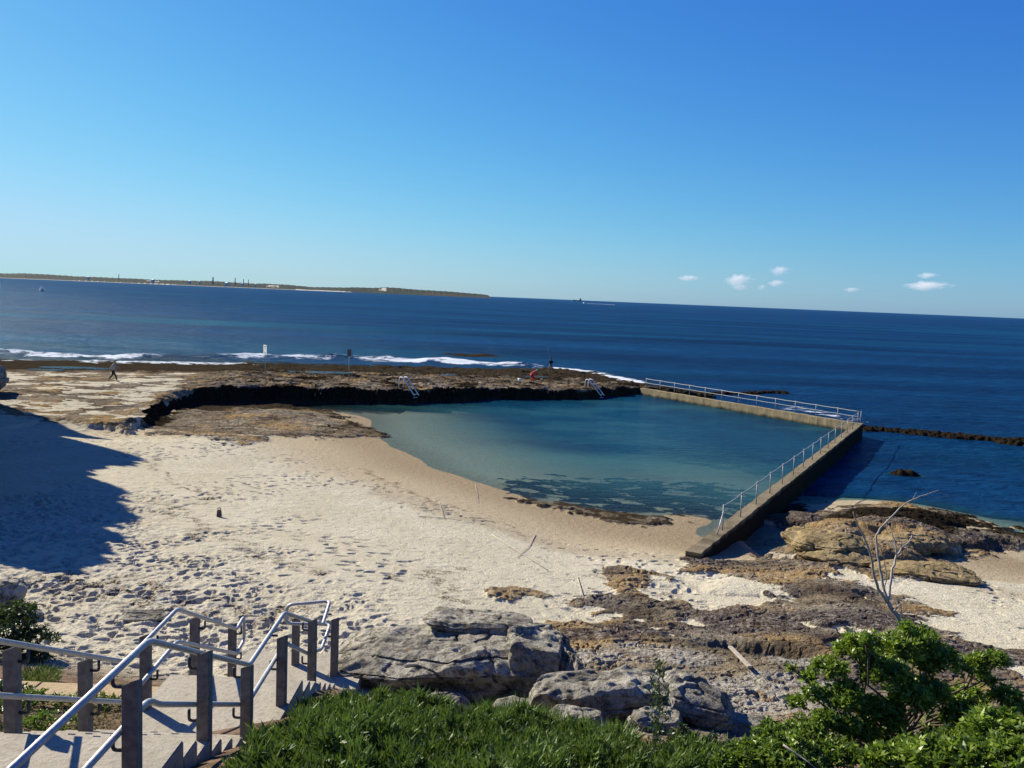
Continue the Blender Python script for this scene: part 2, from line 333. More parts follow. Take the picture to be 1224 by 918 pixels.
# ---------------------------------------------------------------- material helper
class NT:
    def __init__(s, name):
        s.m = bpy.data.materials.new(name); s.m.use_nodes = True; s.t = s.m.node_tree; s.t.nodes.clear()
        s.out = s.n('ShaderNodeOutputMaterial')
    def n(s, typ, ins=None, **kw):
        nd = s.t.nodes.new(typ)
        for k, v in kw.items(): setattr(nd, k, v)
        for k, v in (ins or {}).items():
            if isinstance(v, bpy.types.NodeSocket): s.t.links.new(v, nd.inputs[k])
            elif isinstance(v, bpy.types.Node): s.t.links.new(v.outputs[0], nd.inputs[k])
            else: nd.inputs[k].default_value = v
        return nd
    def noise(s, scale, detail=4, rough=.55, vec=None, dist=0):
        i = {'Scale': scale, 'Detail': detail, 'Roughness': rough, 'Distortion': dist}
        if vec is not None: i['Vector'] = vec
        return s.n('ShaderNodeTexNoise', i).outputs['Fac']
    def mr(s, v, a, b, c=0, d=1):
        return s.n('ShaderNodeMapRange', {0: v, 1: a, 2: b, 3: c, 4: d}).outputs[0]
    def math(s, op, a, b=0):
        return s.n('ShaderNodeMath', {0: a, 1: b}, operation=op).outputs[0]
    def mix(s, f, a, b, mode='MIX'):
        nd = s.n('ShaderNodeMix', data_type='RGBA', blend_type=mode)
        for i, v in ((0, f), (6, a), (7, b)):
            if isinstance(v, bpy.types.NodeSocket): s.t.links.new(v, nd.inputs[i])
            else: nd.inputs[i].default_value = v if i == 0 else (*v, 1)
        return nd.outputs[2]
    def pos(s):
        return s.n('ShaderNodeNewGeometry').outputs['Position']
    def obj(s):
        return s.n('ShaderNodeTexCoord').outputs['Object']
    def attr(s, name):
        a = s.n('ShaderNodeAttribute', attribute_name=name)
        return s.n('ShaderNodeSeparateColor', {0: a.outputs['Color']}).outputs
    def bump(s, h, st, dist, nrm=None):
        i = {'Strength': st, 'Distance': dist, 'Height': h}
        if nrm is not None: i['Normal'] = nrm
        return s.n('ShaderNodeBump', i).outputs[0]
    def pbsdf(s, col, rough=.8, nrm=None, metal=0, spec=.5):
        i = {'Roughness': rough, 'Metallic': metal, 'Specular IOR Level': spec}
        if isinstance(col, bpy.types.NodeSocket): i['Base Color'] = col
        else: i['Base Color'] = (*col, 1)
        if nrm is not None: i['Normal'] = nrm
        return s.n('ShaderNodeBsdfPrincipled', i)
    def done(s, sh, vol=False):
        s.t.links.new(sh.outputs[0] if isinstance(sh, bpy.types.Node) else sh, s.out.inputs['Volume' if vol else 'Surface'])
        return s.m

def rock_colour(t, P, orange=0., alga_shade=0., weath=.5, dark=0.):
    """layered sandstone colour, works on any coordinate socket"""
    n1 = t.noise(1.1, 6, .6, P); n2 = t.noise(6, 5, .65, P); n3 = t.noise(28, 4, .7, P); n4 = t.noise(2.6, 5, .6, P, 1.2)
    c = t.mix(t.mr(n1, .38, .62), (.115, .09, .062), (.27, .22, .15))
    c = t.mix(t.mr(n4, .52, .66, 0, .75), c, (.065, .047, .04)); c = t.mix(t.mr(t.noise(.22, 5, .6, P), .5, .62, 0, .7), c, (.055, .04, .036))
    c = t.mix(orange, c, t.mix(t.mr(n2, .35, .65), (.25, .155, .062), (.35, .255, .135)))
    c = t.mix(t.math('MULTIPLY', t.mr(n2, .36, .56), weath), c, (.40, .375, .32))
    fl = t.noise(5.5, 5, .7, P, .6); dk = t.mix(t.mr(fl, .50, .58, 0, .85), (.050, .037, .037), (.27, .245, .215)); c = t.mix(t.math('MULTIPLY', dark, .8), c, dk)
    c = t.mix(t.mr(n3, .55, .66, 0, .8), c, (.035, .028, .023))
    a = t.mix(t.mr(n2, .4, .65), (.011, .010, .007), (.040, .029, .019))
    c = t.mix(alga_shade, c, a)
    return c, n1, n2, n3

def ground_material():
    t = NT('ground'); P = t.pos()
    A = t.attr('A'); B = t.attr('B'); C = t.attr('C')
    nA = t.noise(3.2, 5, .6, P); nB = t.noise(17, 4, .6, P); nC = t.noise(90, 2, .6, P)
    sand = t.mix(t.mr(t.noise(.5, 4, .6, P), .35, .65), (.485, .44, .325), (.55, .505, .39))
    sand = t.mix(C[2], sand, (.40, .33, .22)); sand = t.mix(t.mr(nC, .3, .75, 0, .3), sand, (.32, .27, .19))
    sand = t.mix(t.mr(nB, .60, .72, 0, .25), sand, (.28, .225, .15))
    sand = t.mix(t.mr(t.noise(9, 3, .6, P), .655, .70, 0, .6), sand, (.12, .085, .05))
    sand = t.mix(t.math('MULTIPLY', A[1], .62), sand, (.22, .165, .10))
    sand = t.mix(t.math('MULTIPLY', B[1], t.mr(nB, .42, .56)), sand, (.075, .05, .032))
    soil = t.mix(t.mr(nA, .35, .6), (.06, .045, .03), (.2, .14, .095))
    soil = t.mix(t.mr(nB, .56, .66, 0, .8), soil, (.33, .22, .16))
    sand = t.mix(B[2], sand, soil)
    rk, n1, n2, n3 = rock_colour(t, P, B[0], t.mr(t.math('ADD', A[2], t.math('MULTIPLY', t.math('SUBTRACT', nA, .5), .9)), .28, .62), C[1], C[0])
    rk = t.mix(t.math('MULTIPLY', A[1], .5), rk, (.07, .055, .035))
    f = t.mr(t.math('ADD', A[0], t.math('MULTIPLY', t.math('SUBTRACT', nA, .5), .8)), .38, .58)
    col = t.mix(f, sand, rk)
    rough = t.mr(A[1], 0, 1, .95, .62)
    h = t.math('ADD', t.math('MULTIPLY', nA, 1.0), t.math('ADD', t.math('MULTIPLY', nB, .35), t.math('MULTIPLY', nC, .06)))
    hs = t.math('ADD', t.math('MULTIPLY', nA, .35), t.math('ADD', t.math('MULTIPLY', nB, .22), t.math('MULTIPLY', nC, .05)))
    hh = t.n('ShaderNodeMix', {0: f, 2: hs, 3: h}).outputs[0]
    nrm = t.bump(hh, 1., .26)
    return t.done(t.pbsdf(col, rough, nrm, spec=0.))
GROUND = ground_material()

V = np.c_[X, Y, Z].astype(np.float32); Q = gridq(nr, nc)
aA = np.c_[rock, wet, alg].astype(np.float32); aB = np.c_[org, deb, soil].astype(np.float32); lowsand = sstep(1.4, .8, Z)*(Y > 30)
def zone(lst):
    n_ = fbm(X, Y, .5, 4, 901); o_ = np.zeros_like(X)
    for px, py, zz, rx, ry in lst:
        c = at(px, py, zz); o_ = np.maximum(o_, sstep(1.25, .55, np.hypot((X-c.x)/rx, (Y-c.y)/ry)+.5*n_))
    return o_
churn = zone([(1120,790,2.8,3.2,1.6),(1010,748,2.2,3.,1.2),(880,752,2.2,1.9,1.7),(905,712,1.7,2.2,1.),(800,672,1.2,3.,1.),(690,765,2.7,1.2,.6),(1200,745,2.2,3.,1.2),(1110,615,.5,4,2.),(1050,640,.7,1.6,1.),(960,625,.4,2,1.),(1150,650,.5,2.5,1.),(760,760,2.5,1.2,.6)])
weather = np.clip(.35*weather+zone([(800,850,3.3,2.6,.9),(720,830,3.2,1.4,.8),(930,830,3.1,1.6,.8),(700,790,2.9,1.2,.5),(780,790,2.8,1.2,.8),(960,800,2.8,.8,.5)]), 0, 1)
aC = np.c_[churn, weather, lowsand].astype(np.float32)
fr = rock[Q].mean(1) > .5
fs = (soil[Q].mean(1) > .5) & ~fr
for nm, mk in (('rock_platform', fr), ('grassy_bank', fs), ('sand', ~fr & ~fs)):
    v, q, (a, b, c) = sub(V, Q, mk, [aA, aB, aC])
    me = fast_mesh(nm, v, q); set_attr(me, 'A', a); set_attr(me, 'B', b); set_attr(me, 'C', c)
    link(nm, me, GROUND, kind='structure')
# height lookup used to stand things on the ground
def gz(x, y):
    return float(terrain(np.array([x]), np.array([y]))[0][0])
def hit(px, py, z0=2.0):
    d = ray(px, py); ts = np.linspace(4, 140, 1800)
    xs = d.x/d.y*ts; zs = CZ+d.z/d.y*ts
    g = terrain(xs, ts)[0]; i = int(np.argmax(g > zs))
    return Vector((xs[i], ts[i], g[i]))

# ---------------------------------------------------------------- water
def water_material(pool=False):
    t = NT('pool_water' if pool else 'sea_water'); P = t.pos()
    a = t.attr('W')    # R opacity, G foam, B turquoise
    mp = t.n('ShaderNodeMapping', {'Vector': P, 'Rotation': (0, 0, R(-12)), 'Scale': (.55, 1.0, 1)}).outputs[0]
    if pool:
        n1 = t.noise(2.2, 3, .55, mp); n2 = t.noise(8, 3, .5, mp)
        h = t.math('ADD', t.math('MULTIPLY', n1, .10), t.math('MULTIPLY', n2, .03))
        nrm = t.bump(h, 1, .9)
        deep = t.mix(t.mr(t.noise(.35, 3, .5, P), .3, .7), (.0025, .026, .058), (.004, .044, .074))
        body = t.mix(a[2], deep, (.050, .165, .155))
        tint = (.80, .95, .93, 1)
    else:
        n1 = t.noise(.30, 4, .62, mp); n2 = t.noise(1.6, 5, .7, mp); n3 = t.noise(.03, 4, .6, mp)
        h = t.math('ADD', t.math('MULTIPLY', n1, 1.1), t.math('ADD', t.math('MULTIPLY', n2, .46), t.math('MULTIPLY', n3, 3.)))
        nrm = t.bump(h, 1, 1.)
        mp2 = t.n('ShaderNodeMapping', {'Vector': P, 'Rotation': (0, 0, R(4)), 'Scale': (.16, 1.0, 1)}).outputs[0]
        st = t.noise(.035, 5, .62, mp2)
        deep = t.mix(t.mr(st, .36, .64), (.0006, .013, .052), (.003, .042, .125))
        deep = t.mix(t.mr(t.noise(.5, 4, .65, mp), .48, .66, 0, .7), deep, (.0004, .008, .032))
        body = t.mix(a[2], deep, (.004, .10, .15))
        tint = (.70, .92, .92, 1)
    dif = t.n('ShaderNodeBsdfDiffuse', {'Color': body, 'Normal': nrm})
    tr = t.n('ShaderNodeBsdfTransparent', {'Color': tint})
    w = t.n('ShaderNodeMixShader', {0: a[0], 1: tr.outputs[0], 2: dif.outputs[0]})
    gl = t.n('ShaderNodeBsdfGlossy', {'Roughness': .12 if pool else .22, 'Normal': nrm, 'Color': (.6, .78, .88, 1)})
    fr = t.n('ShaderNodeFresnel', {'IOR': 1.33, 'Normal': nrm}).outputs[0]
    fr = t.math('MULTIPLY', fr, .42 if pool else .30)
    w = t.n('ShaderNodeMixShader', {0: fr, 1: w.outputs[0], 2: gl.outputs[0]})
    fn = t.noise(1.1, 7, .75, mp); ff = t.mr(t.math('ADD', a[1], t.math('MULTIPLY', t.math('SUBTRACT', fn, .5), 2.4)), .42, .66)
    ff = t.math('MULTIPLY', ff, t.mr(a[1], .02, .15))
    foam = t.n('ShaderNodeBsdfDiffuse', {'Color': (.62, .66, .69, 1), 'Normal': t.bump(fn, .8, .3)})
    w = t.n('ShaderNodeMixShader', {0: ff, 1: w.outputs[0], 2: foam.outputs[0]})
    return t.done(w)
SEA = water_material(); POOLW = water_material(True)

azw = np.radians(np.r_[np.linspace(-80, -40, 30, endpoint=False), np.linspace(-40, 36, 800, endpoint=False), np.linspace(36, 80, 40)])
dw = np.r_[np.linspace(28, 60, 110, endpoint=False), 60*np.exp(np.linspace(0, math.log(260/60), 420, endpoint=False)), 260*np.exp(np.linspace(0, math.log(60000/260), 120))]
A, D = np.meshgrid(azw, dw); WX = (np.tan(A)*D).ravel(); WY = D.ravel()
bed = terrain(WX, WY)[0]
bed = np.where(WY > 150, -3, bed)
sw = fbm(WX*.35, WY, .11, 3, 301)*.10*sstep(400, 150, WY)+.035*fbm(WX*.6, WY, .7, 3, 311)*sstep(160, 60, WY)
crest = [tuple(at(*p))[:2] for p in [(-80,419,0),(0,422,0),(80,425,0),(170,428,0),(300,427,0),(420,428,0),(540,433,0),(640,438,0)]]
cd = linedist(WX, WY, crest)
sw = sw+.6*np.exp(-(cd/2.0)**2)*(.7+.8*fbm(WX, WY, .15, 3, 345))
WZ = sw
dep = np.clip(0-bed, 0, 5)
opac = 1-np.exp(-dep*3.4)
opac = np.clip(opac*.97+.02, 0, 1); opac[WY > 120] = 1
n1 = fbm(WX, WY, .12, 4, 321)
foam = .85*sstep(5.0-1.6*sstep(-20, -40, WX), .6, cd+4.2*n1)*(WX < at(645,438,0).x+1)
foam = foam*(.60+.9*fbm(WX, WY, .06, 3, 325)+.22*sstep(-25,-10,WX))
wash = [tuple(at(*p))[:2] for p in [(668,440,0),(700,443,0),(725,449,0),(755,456,0)]]
foam = np.maximum(foam, .78*sstep(3.0, .5, linedist(WX, WY, wash)+.8*n1))
w2 = [tuple(at(*p))[:2] for p in [(955,489,0),(985,494,0),(1012,500,0)]]
foam = np.maximum(foam, .42*sstep(3.2, .4, linedist(WX, WY, w2)+.9*n1))
w3 = [tuple(at(*p))[:2] for p in [(-60,431,0),(60,432,0),(170,434,0),(300,436,0)]]
foam = np.maximum(foam, .6*sstep(5, .5, linedist(WX, WY, w3)+2.4*n1))
shal = sstep(.55, .05, np.abs(-bed-.05)/.4)*.22*(WY > 60)
foam = np.maximum(foam, shal*sstep(-.1,.5,n1))
boatw = [tuple(at(*p))[:2] for p in [(692,361.9,0),(712,362.9,0)]]
foam = np.where(WY > 900, 0, foam)
tq = .62*np.exp(-((WX-at(60,378,0).x)/75)**2-((WY-at(60,378,0).y+5*fbm(WX, WY, .02, 3, 335))/15)**2)*np.clip(.6+1.3*fbm(WX*.4, WY, .05, 4, 331), 0, 1.4)
tq += .22*sstep(0, .5, fbm(WX*.25, WY, .018, 3, 341))*(WY < 900)
tq += .5*sstep(.45, .05, dep)*(WY < 60)
me = fast_mesh('sea', np.c_[WX, WY, WZ], gridq(*D.shape)); set_attr(me, 'W', np.c_[opac, foam, np.clip(tq, 0, 1)])
# drop the sea inside the pool and under dry land
Q = gridq(*D.shape)
wa = np.array(WA[:2]); wb = np.array(WB[:2]); wc = np.array(WC[:2]); we = np.array(WE[:2])
POOL = [tuple(wa), tuple(wb), tuple(wc), tuple(we), tuple(at(700, 680, 1))[:2], tuple(at(400, 600, 1))[:2], tuple(at(150, 520, 1))[:2], tuple(at(240, 455, 1))[:2], tuple(at(600, 456, 1))[:2]]
cxy = np.c_[WX, WY][Q].mean(1); inpool = polysd(cxy[:, 0], cxy[:, 1], POOL) > 0
dry = (bed[Q].min(1) > .5)
v, q, (a,) = sub(np.c_[WX, WY, WZ].astype(np.float32), Q, ~inpool & ~dry, [np.c_[opac, foam, np.clip(tq, 0, 1)]])
bpy.data.meshes.remove(me)
me = fast_mesh('sea', v, q); set_attr(me, 'W', a); link('sea', me, SEA, kind='structure')
# pool surface
gx, gy = np.meshgrid(np.linspace(-32, 32, 420), np.linspace(36, 98, 420)); PXX = gx.ravel(); PYY = gy.ravel()
bed = terrain(PXX, PYY)[0]; dep = np.clip(POOL_Z-bed, 0, 4)
opac = 1-np.exp(-(dep*1.45)**1.5); _c = at(780, 558, .4); tq = np.clip(sstep(.95, .1, dep)*.85+.42*np.exp(-((PXX-_c.x)/8)**2-((PYY-_c.y)/3.2)**2)+.22*sstep(-.1, .5, fbm(PXX*.5, PYY, .14, 4, 711))-.30*sstep(0, .5, fbm(PXX*.6, PYY, .2, 4, 721)), 0, 1)
Q = gridq(420, 420); cxy = np.c_[PXX, PYY][Q].mean(1)
mk = (polysd(cxy[:, 0], cxy[:, 1], POOL) > -.2) & (bed[Q].min(1) < POOL_Z+.1)
v, q, (a,) = sub(np.c_[PXX, PYY, POOL_Z+.004*fbm(PXX, PYY, .8, 2, 5)].astype(np.float32), Q, mk, [np.c_[opac, opac*0, tq*.9]])
me = fast_mesh('pool_water', v, q); set_attr(me, 'W', a); link('pool_water', me, POOLW, kind='structure')
# rock pools left by the tide
def puddle(px, py, z, rx, ry, op, seed):
    c = at(px, py, z); n = 64; r_ = random.Random(seed)
    ph = [r_.uniform(0, 6.28) for _ in range(4)]
    pts = []
    for i in range(n):
        a_ = 2*PI*i/n; k = 1+.13*math.sin(2*a_+ph[0])+.09*math.sin(3*a_+ph[1])+.06*math.sin(5*a_+ph[2])
        pts.append((c.x+rx*k*math.cos(a_), c.y+ry*k*math.sin(a_), z))
    me = bpy.data.meshes.new('rock_pool_water'); me.from_pydata(pts, [], [list(range(n))]); me.update()
    set_attr(me, 'W', np.tile([op, 0, 0], (n, 1)))
    return link('rock_pool_water', me, POOLW, kind='structure')
puddle(925, 645, .22, 3.6, 3.4, .15, 1); puddle(955, 662, .24, 2.2, 1.0, .1, 2)
c = at(900, 795, 2.45); puddle(900, 795, gz(c.x, c.y)+.14, 1.3, .62, .05, 3)
for (px, py, rx, ry, dz) in [(385, 445, 3.6, 1.3, .03), (95, 440, 4.5, 1.2, .02), (60, 442, 2, .8, .02), (530, 448, 1.6, .8, 0), (640, 450, 1.5, .6, 0)]:
    p = hit(px, py); puddle(px, py, p.z+.10, rx, ry, .25, int(px))
exec_rest = True

# ---------------------------------------------------------------- simple materials
def mat_simple(name, col, rough=.6, metal=0., var=.25, scale=12, bump=.0, spec=.3, col2=None):
    t = NT(name); P = t.obj(); n = t.noise(scale, 4, .6, P)
    c2 = col2 or tuple(c*(1-var) for c in col)
    c = t.mix(t.mr(n, .35, .65), c2, col)
    nrm = t.bump(n, .6, bump) if bump else None
    return t.done(t.pbsdf(c, t.mr(n, .3, .7, rough*.85, min(1, rough*1.15)), nrm, metal, spec))
STEEL = mat_simple('galvanised_steel', (.44, .45, .46), .52, .45, .3, 30)
RAILM = mat_simple('weathered_rail_steel', (.36, .37, .37), .6, .3, .3, 20)
POSTM = mat_simple('grey_post_timber', (.18, .17, .16), .9, 0, .40, 14, .006, .08)
WHITE = mat_simple('white_paint', (.75, .76, .76), .45, 0, .1)
NAVY = mat_simple('navy_cloth', (.012, .018, .045), .9); GREYC = mat_simple('grey_cloth', (.28, .29, .31), .9)
BLACKC = mat_simple('black_cloth', (.012, .012, .014), .9); REDC = mat_simple('red_cloth', (.5, .03, .035), .85)
KHAKI = mat_simple('khaki_cloth', (.22, .18, .12), .9); WHITEC = mat_simple('white_cloth', (.7, .68, .66), .9)
SKIN = mat_simple('skin', (.42, .26, .18), .55, 0, .1); HAIR = mat_simple('hair', (.03, .02, .012), .7); HAIRG = mat_simple('grey_hair', (.3, .28, .26), .7)
DARKM = mat_simple('dark_metal', (.05, .055, .06), .5, .3); SIGNM = mat_simple('sign_lettering', (.05, .05, .055), .7)
REDS = mat_simple('red_sign_paint', (.5, .04, .03), .6)
SIGNG = mat_simple('grey_sign_back', (.13, .14, .16), .6, .2)
PURPLE = mat_simple('purple_canvas', (.13, .08, .09), .85)
BARK = mat_simple('bark', (.13, .10, .075), .9, 0, .45, 20, .01)
DEADW = mat_simple('bleached_wood', (.40, .365, .31), .8, 0, .35, 14, .006)
PALEW = mat_simple('pale_driftwood', (.40, .35, .28), .8, 0, .35, 14, .006)

def concrete(name, ca, cb, stain, sc=1.0, aggregate=.0):
    t = NT(name); P = t.pos(); n = t.noise(1.7*sc, 6, .65, P); n2 = t.noise(14*sc, 5, .6, P); n3 = t.noise(70*sc, 2, .6, P)
    c = t.mix(t.mr(n, .35, .65), ca, cb)
    c = t.mix(t.mr(n2, .52, .68, 0, .55), c, stain)
    c = t.mix(t.mr(n3, .4, .7, 0, .35+aggregate), c, tuple(x*.55 for x in ca))
    h = t.math('ADD', n2, t.math('MULTIPLY', n3, .3))
    return t, P, c, t.bump(h, .7, .02+.03*aggregate)
t, P, c, nr_ = concrete('stair_concrete', (.34, .305, .24), (.42, .38, .305), (.20, .165, .12)); CONC = t.done(t.pbsdf(c, .9, nr_, spec=.05))
t, P, c, nr_ = concrete('sandstone_kerb', (.40, .30, .18), (.46, .36, .23), (.28, .20, .11)); KERB = t.done(t.pbsdf(c, .9, nr_, spec=0.))
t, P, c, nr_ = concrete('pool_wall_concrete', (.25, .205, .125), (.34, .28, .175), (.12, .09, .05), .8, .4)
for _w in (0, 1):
  if _w: t, P, c, nr_ = concrete('near_wall_shaded_concrete', (.20, .165, .11), (.29, .245, .17), (.09, .07, .045), .8, .6)  # darker copy of the wall concrete, outer-face shade put into the colour
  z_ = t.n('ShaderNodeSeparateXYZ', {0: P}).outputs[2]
  alg_shade_ = t.mr(t.math('ADD', z_, t.math('MULTIPLY', t.noise(1.4, 5, .6, P), .5)), (1.46 if _w else .98), (1.26 if _w else .68), 0, .95)  # algae line; raised on the near wall to paint in its shade too
  c = t.mix(alg_shade_, c, (.022, .020, .015))
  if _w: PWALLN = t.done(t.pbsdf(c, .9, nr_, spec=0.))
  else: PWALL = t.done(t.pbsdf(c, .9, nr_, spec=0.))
t = NT('boulder_stone'); P = t.pos(); n1 = t.noise(1.2, 6, .62, P); n2 = t.noise(5.5, 6, .68, P); n3 = t.noise(32, 4, .7, P)
c = t.mix(t.mr(n1, .35, .62), (.20, .185, .15), (.44, .41, .335))
c = t.mix(t.mr(n2, .47, .60, 0, .85), c, (.075, .068, .058)); c = t.mix(t.mr(n3, .54, .66, 0, .8), c, (.035, .03, .026))
c = t.mix(t.mr(t.noise(2.4, 4, .6, P), .58, .72, 0, .6), c, (.30, .21, .10))
hz_ = t.math('ADD', t.math('MULTIPLY', n2, 1.), t.math('MULTIPLY', n3, .3))
BOULDER = t.done(t.pbsdf(c, .92, t.bump(hz_, 1, .09), spec=0.))
t = NT('tan_boulder_stone'); P = t.pos(); n1 = t.noise(1.4, 6, .62, P); n2 = t.noise(6, 6, .66, P); n3 = t.noise(30, 4, .7, P)
c = t.mix(t.mr(n1, .35, .62), (.20, .15, .075), (.33, .255, .14)); c = t.mix(t.mr(n2, .53, .66, 0, .8), c, (.07, .052, .03)); c = t.mix(t.mr(n3, .58, .7, 0, .7), c, (.03, .022, .015))
TANB = t.done(t.pbsdf(c, .9, t.bump(t.math('ADD', n2, t.math('MULTIPLY', n3, .3)), 1, .08), spec=0.))

def leafmat(name, a, b, trans=.25, rough=.42, gloss=.5):
    t = NT(name)
    v = t.attr('L')
    c = t.mix(v[0], a, b)
    p = t.pbsdf(c, rough, None, 0, gloss)
    tr = t.n('ShaderNodeBsdfTranslucent', {'Color': t.mix(.5, c, (.16, .26, .02))})
    return t.done(t.n('ShaderNodeMixShader', {0: trans, 1: p.outputs[0], 2: tr.outputs[0]}))
LEAF = leafmat('shrub_leaf', (.022, .062, .010), (.30, .40, .05), .38, .4, .4)
LEAFD = leafmat('dark_leaf', (.012, .032, .010), (.04, .085, .02), .2)
GRASS = leafmat('ground_cover_leaf', (.012, .036, .009), (.125, .19, .042), .22, .5, .25)
DRY = leafmat('dry_leaf', (.06, .045, .02), (.22, .18, .07), .2, .7, .2)

# ---------------------------------------------------------------- mesh helpers
def bmesh_obj(name, bm, mat, parent=None, smooth=False, **props):
    me = bpy.data.meshes.new(name); bm.to_mesh(me); bm.free()
    if smooth:
        for p in me.polygons: p.use_smooth = True
    return link(name, me, mat, parent, **props)
def bm_box(bm, x0, x1, y0, y1, z0, z1, bev=0.):
    r_ = bmesh.ops.create_cube(bm, size=1); vs = r_['verts']
    for v in vs: v.co = Vector(((x0+x1)/2+v.co.x*(x1-x0), (y0+y1)/2+v.co.y*(y1-y0), (z0+z1)/2+v.co.z*(z1-z0)))
    if bev:
        es = list({e for v in vs for e in v.link_edges}); bmesh.ops.bevel(bm, geom=es, offset=bev, segments=2, affect='EDGES')
def smooth_path(P, r=.08, n=5):
    P = [Vector(p) for p in P]; o = [P[0]]
    for a, b, c in zip(P[:-2], P[1:-1], P[2:]):
        d1 = (a-b); d2 = (c-b); k = min(r, d1.length*.45, d2.length*.45)
        p1 = b+d1.normalized()*k; p2 = b+d2.normalized()*k
        for i in range(n+1):
            s = i/n; o.append(p1*(1-s)**2+b*2*s*(1-s)+p2*s*s)
    o.append(P[-1]); return o
def bm_tube(bm, P, r, seg=12, r2=None, cap=True):
    P = [Vector(p) for p in P]; rings = []; n = len(P)
    up = Vector((0, 0, 1)); T = (P[1]-P[0]).normalized()
    if abs(T.dot(up)) > .95: up = Vector((1, 0, 0))
    nrm = T.cross(up).normalized()
    for i, p in enumerate(P):
        t_ = ((P[min(i+1, n-1)]-P[i]).normalized()+(P[i]-P[max(i-1, 0)]).normalized())
        t_ = t_.normalized() if t_.length > 1e-6 else T
        nrm = (nrm-t_*nrm.dot(t_)); nrm = nrm.normalized() if nrm.length > 1e-6 else t_.orthogonal().normalized()
        bn = t_.cross(nrm); rr = r if r2 is None else (r[i] if isinstance(r, (list, tuple)) else r+(r2-r)*i/(n-1))
        if isinstance(r, (list, tuple)): rr = r[i]
        rings.append([bm.verts.new(p+nrm*rr*math.cos(2*PI*k/seg)+bn*rr*math.sin(2*PI*k/seg)) for k in range(seg)])
    for a, b in zip(rings[:-1], rings[1:]):
        for k in range(seg): bm.faces.new((a[k], a[(k+1) % seg], b[(k+1) % seg], b[k]))
    if cap:
        bm.faces.new(rings[0][::-1]); bm.faces.new(rings[-1])
def tube_obj(name, P, r, mat, parent=None, seg=12, r2=None, **props):
    bm = bmesh.new(); bm_tube(bm, P, r, seg, r2); o = bmesh_obj(name, bm, mat, parent, True, **props); return o
def empty(name, loc, **props):
    o = bpy.data.objects.new(name, None); COL.objects.link(o); o.location = loc; o.empty_display_size = .2
    for k, v in props.items(): o[k] = v
    return o
def reparent_world(o, root):
    """part meshes are written in world coordinates: keep them there"""
    o.parent = root; o.matrix_parent_inverse = Matrix.Translation(root.location).inverted()
def copy_tree(o, parent=None):
    c = o.copy(); COL.objects.link(c)
    if parent is not None: c.parent = parent
    for ch in list(o.children): copy_tree(ch, c)
    return c

# ---------------------------------------------------------------- stairs
XL, XR = -4.30, -2.86
def stair_mesh(parts):
    root = empty('staircase', (-3.6, 8, 4.6), label='pale concrete staircase descending between the two metal railings to the sand', category='staircase')
    for nm, prof, xl, xr in parts:
        bm = bmesh.new()
        (y0, y1, z0, z1) = prof
        bm_box(bm, xl, xr, y0, y1, z0, z1, .012)
        o = bmesh_obj(nm, bm, CONC); reparent_world(o, root)
    return root
parts = [('upper_landing', (2.6, 7.3, 5.6, 6.09), XL-.28, XR+.16)]
n = 8
for i in range(n):
    zt = 6.09-(i+1)*(6.09-4.74)/(n+.0); y0 = 7.3+i*.34
    if i < n-1: parts.append(('step', (y0-.02*0, y0+.335, zt-.5, zt), XL-.28, XR+.16))
parts.append(('landing', (7.3+(n-1)*.34, 11.55, 4.2, 4.74), XL-.16, XR+.20))
for i in range(6):
    zt = 4.74-(i+1)*.17; parts.append(('step', (11.55+i*.36, 11.905+i*.36, zt-.55, zt), XL-.16, XR+.22))
parts.append(('lower_landing', (13.71, 15.1, 3.0, 3.62), XL-.16, XR+.55))
stair = stair_mesh(parts)
# railings ---------------------------------------------------------------
def post_mesh(h, w=.115, slope=.04):
    bm = bmesh.new(); bm_box(bm, -w/2, w/2, -w/2, w/2, -.35, h)
    for v in bm.verts:
        if v.co.z > h-.01: v.co.z += slope*(1 if v.co.y > 0 else -1)*-.5+(slope*.6 if v.co.x > 0 else -slope*.6)
    bmesh.ops.bevel(bm, geom=bm.edges[:], offset=.006, segments=1, affect='EDGES'); return bm
def bracket(x, y, z, s, root):
    # hooked steel arm carrying a handrail
    P = smooth_path([(x, y, z-.13), (x+s*.085, y, z-.13), (x+s*.085, y, z-.02)], .03, 4)
    o = tube_obj('bracket', P, .015, DARKM, None, 8); reparent_world(o, root)
def rail(root, P, r=.027):
    o = tube_obj('handrail', smooth_path(P, .10, 6), r, STEEL, None, 14); reparent_world(o, root)
def railing(label, posts, rails, side):
    root = empty('stair_railing', (posts[0][0], posts[0][1], posts[0][2]), label=label, category='railing')
    for (x, y, z, h) in posts:
        bm = post_mesh(h); bmesh.ops.translate(bm, verts=bm.verts, vec=(x, y, z)); o = bmesh_obj('post', bm, POSTM); reparent_world(o, root)
    for P in rails: rail(root, P)
    return root
XRr = XR+.02; px_ = XR+.10
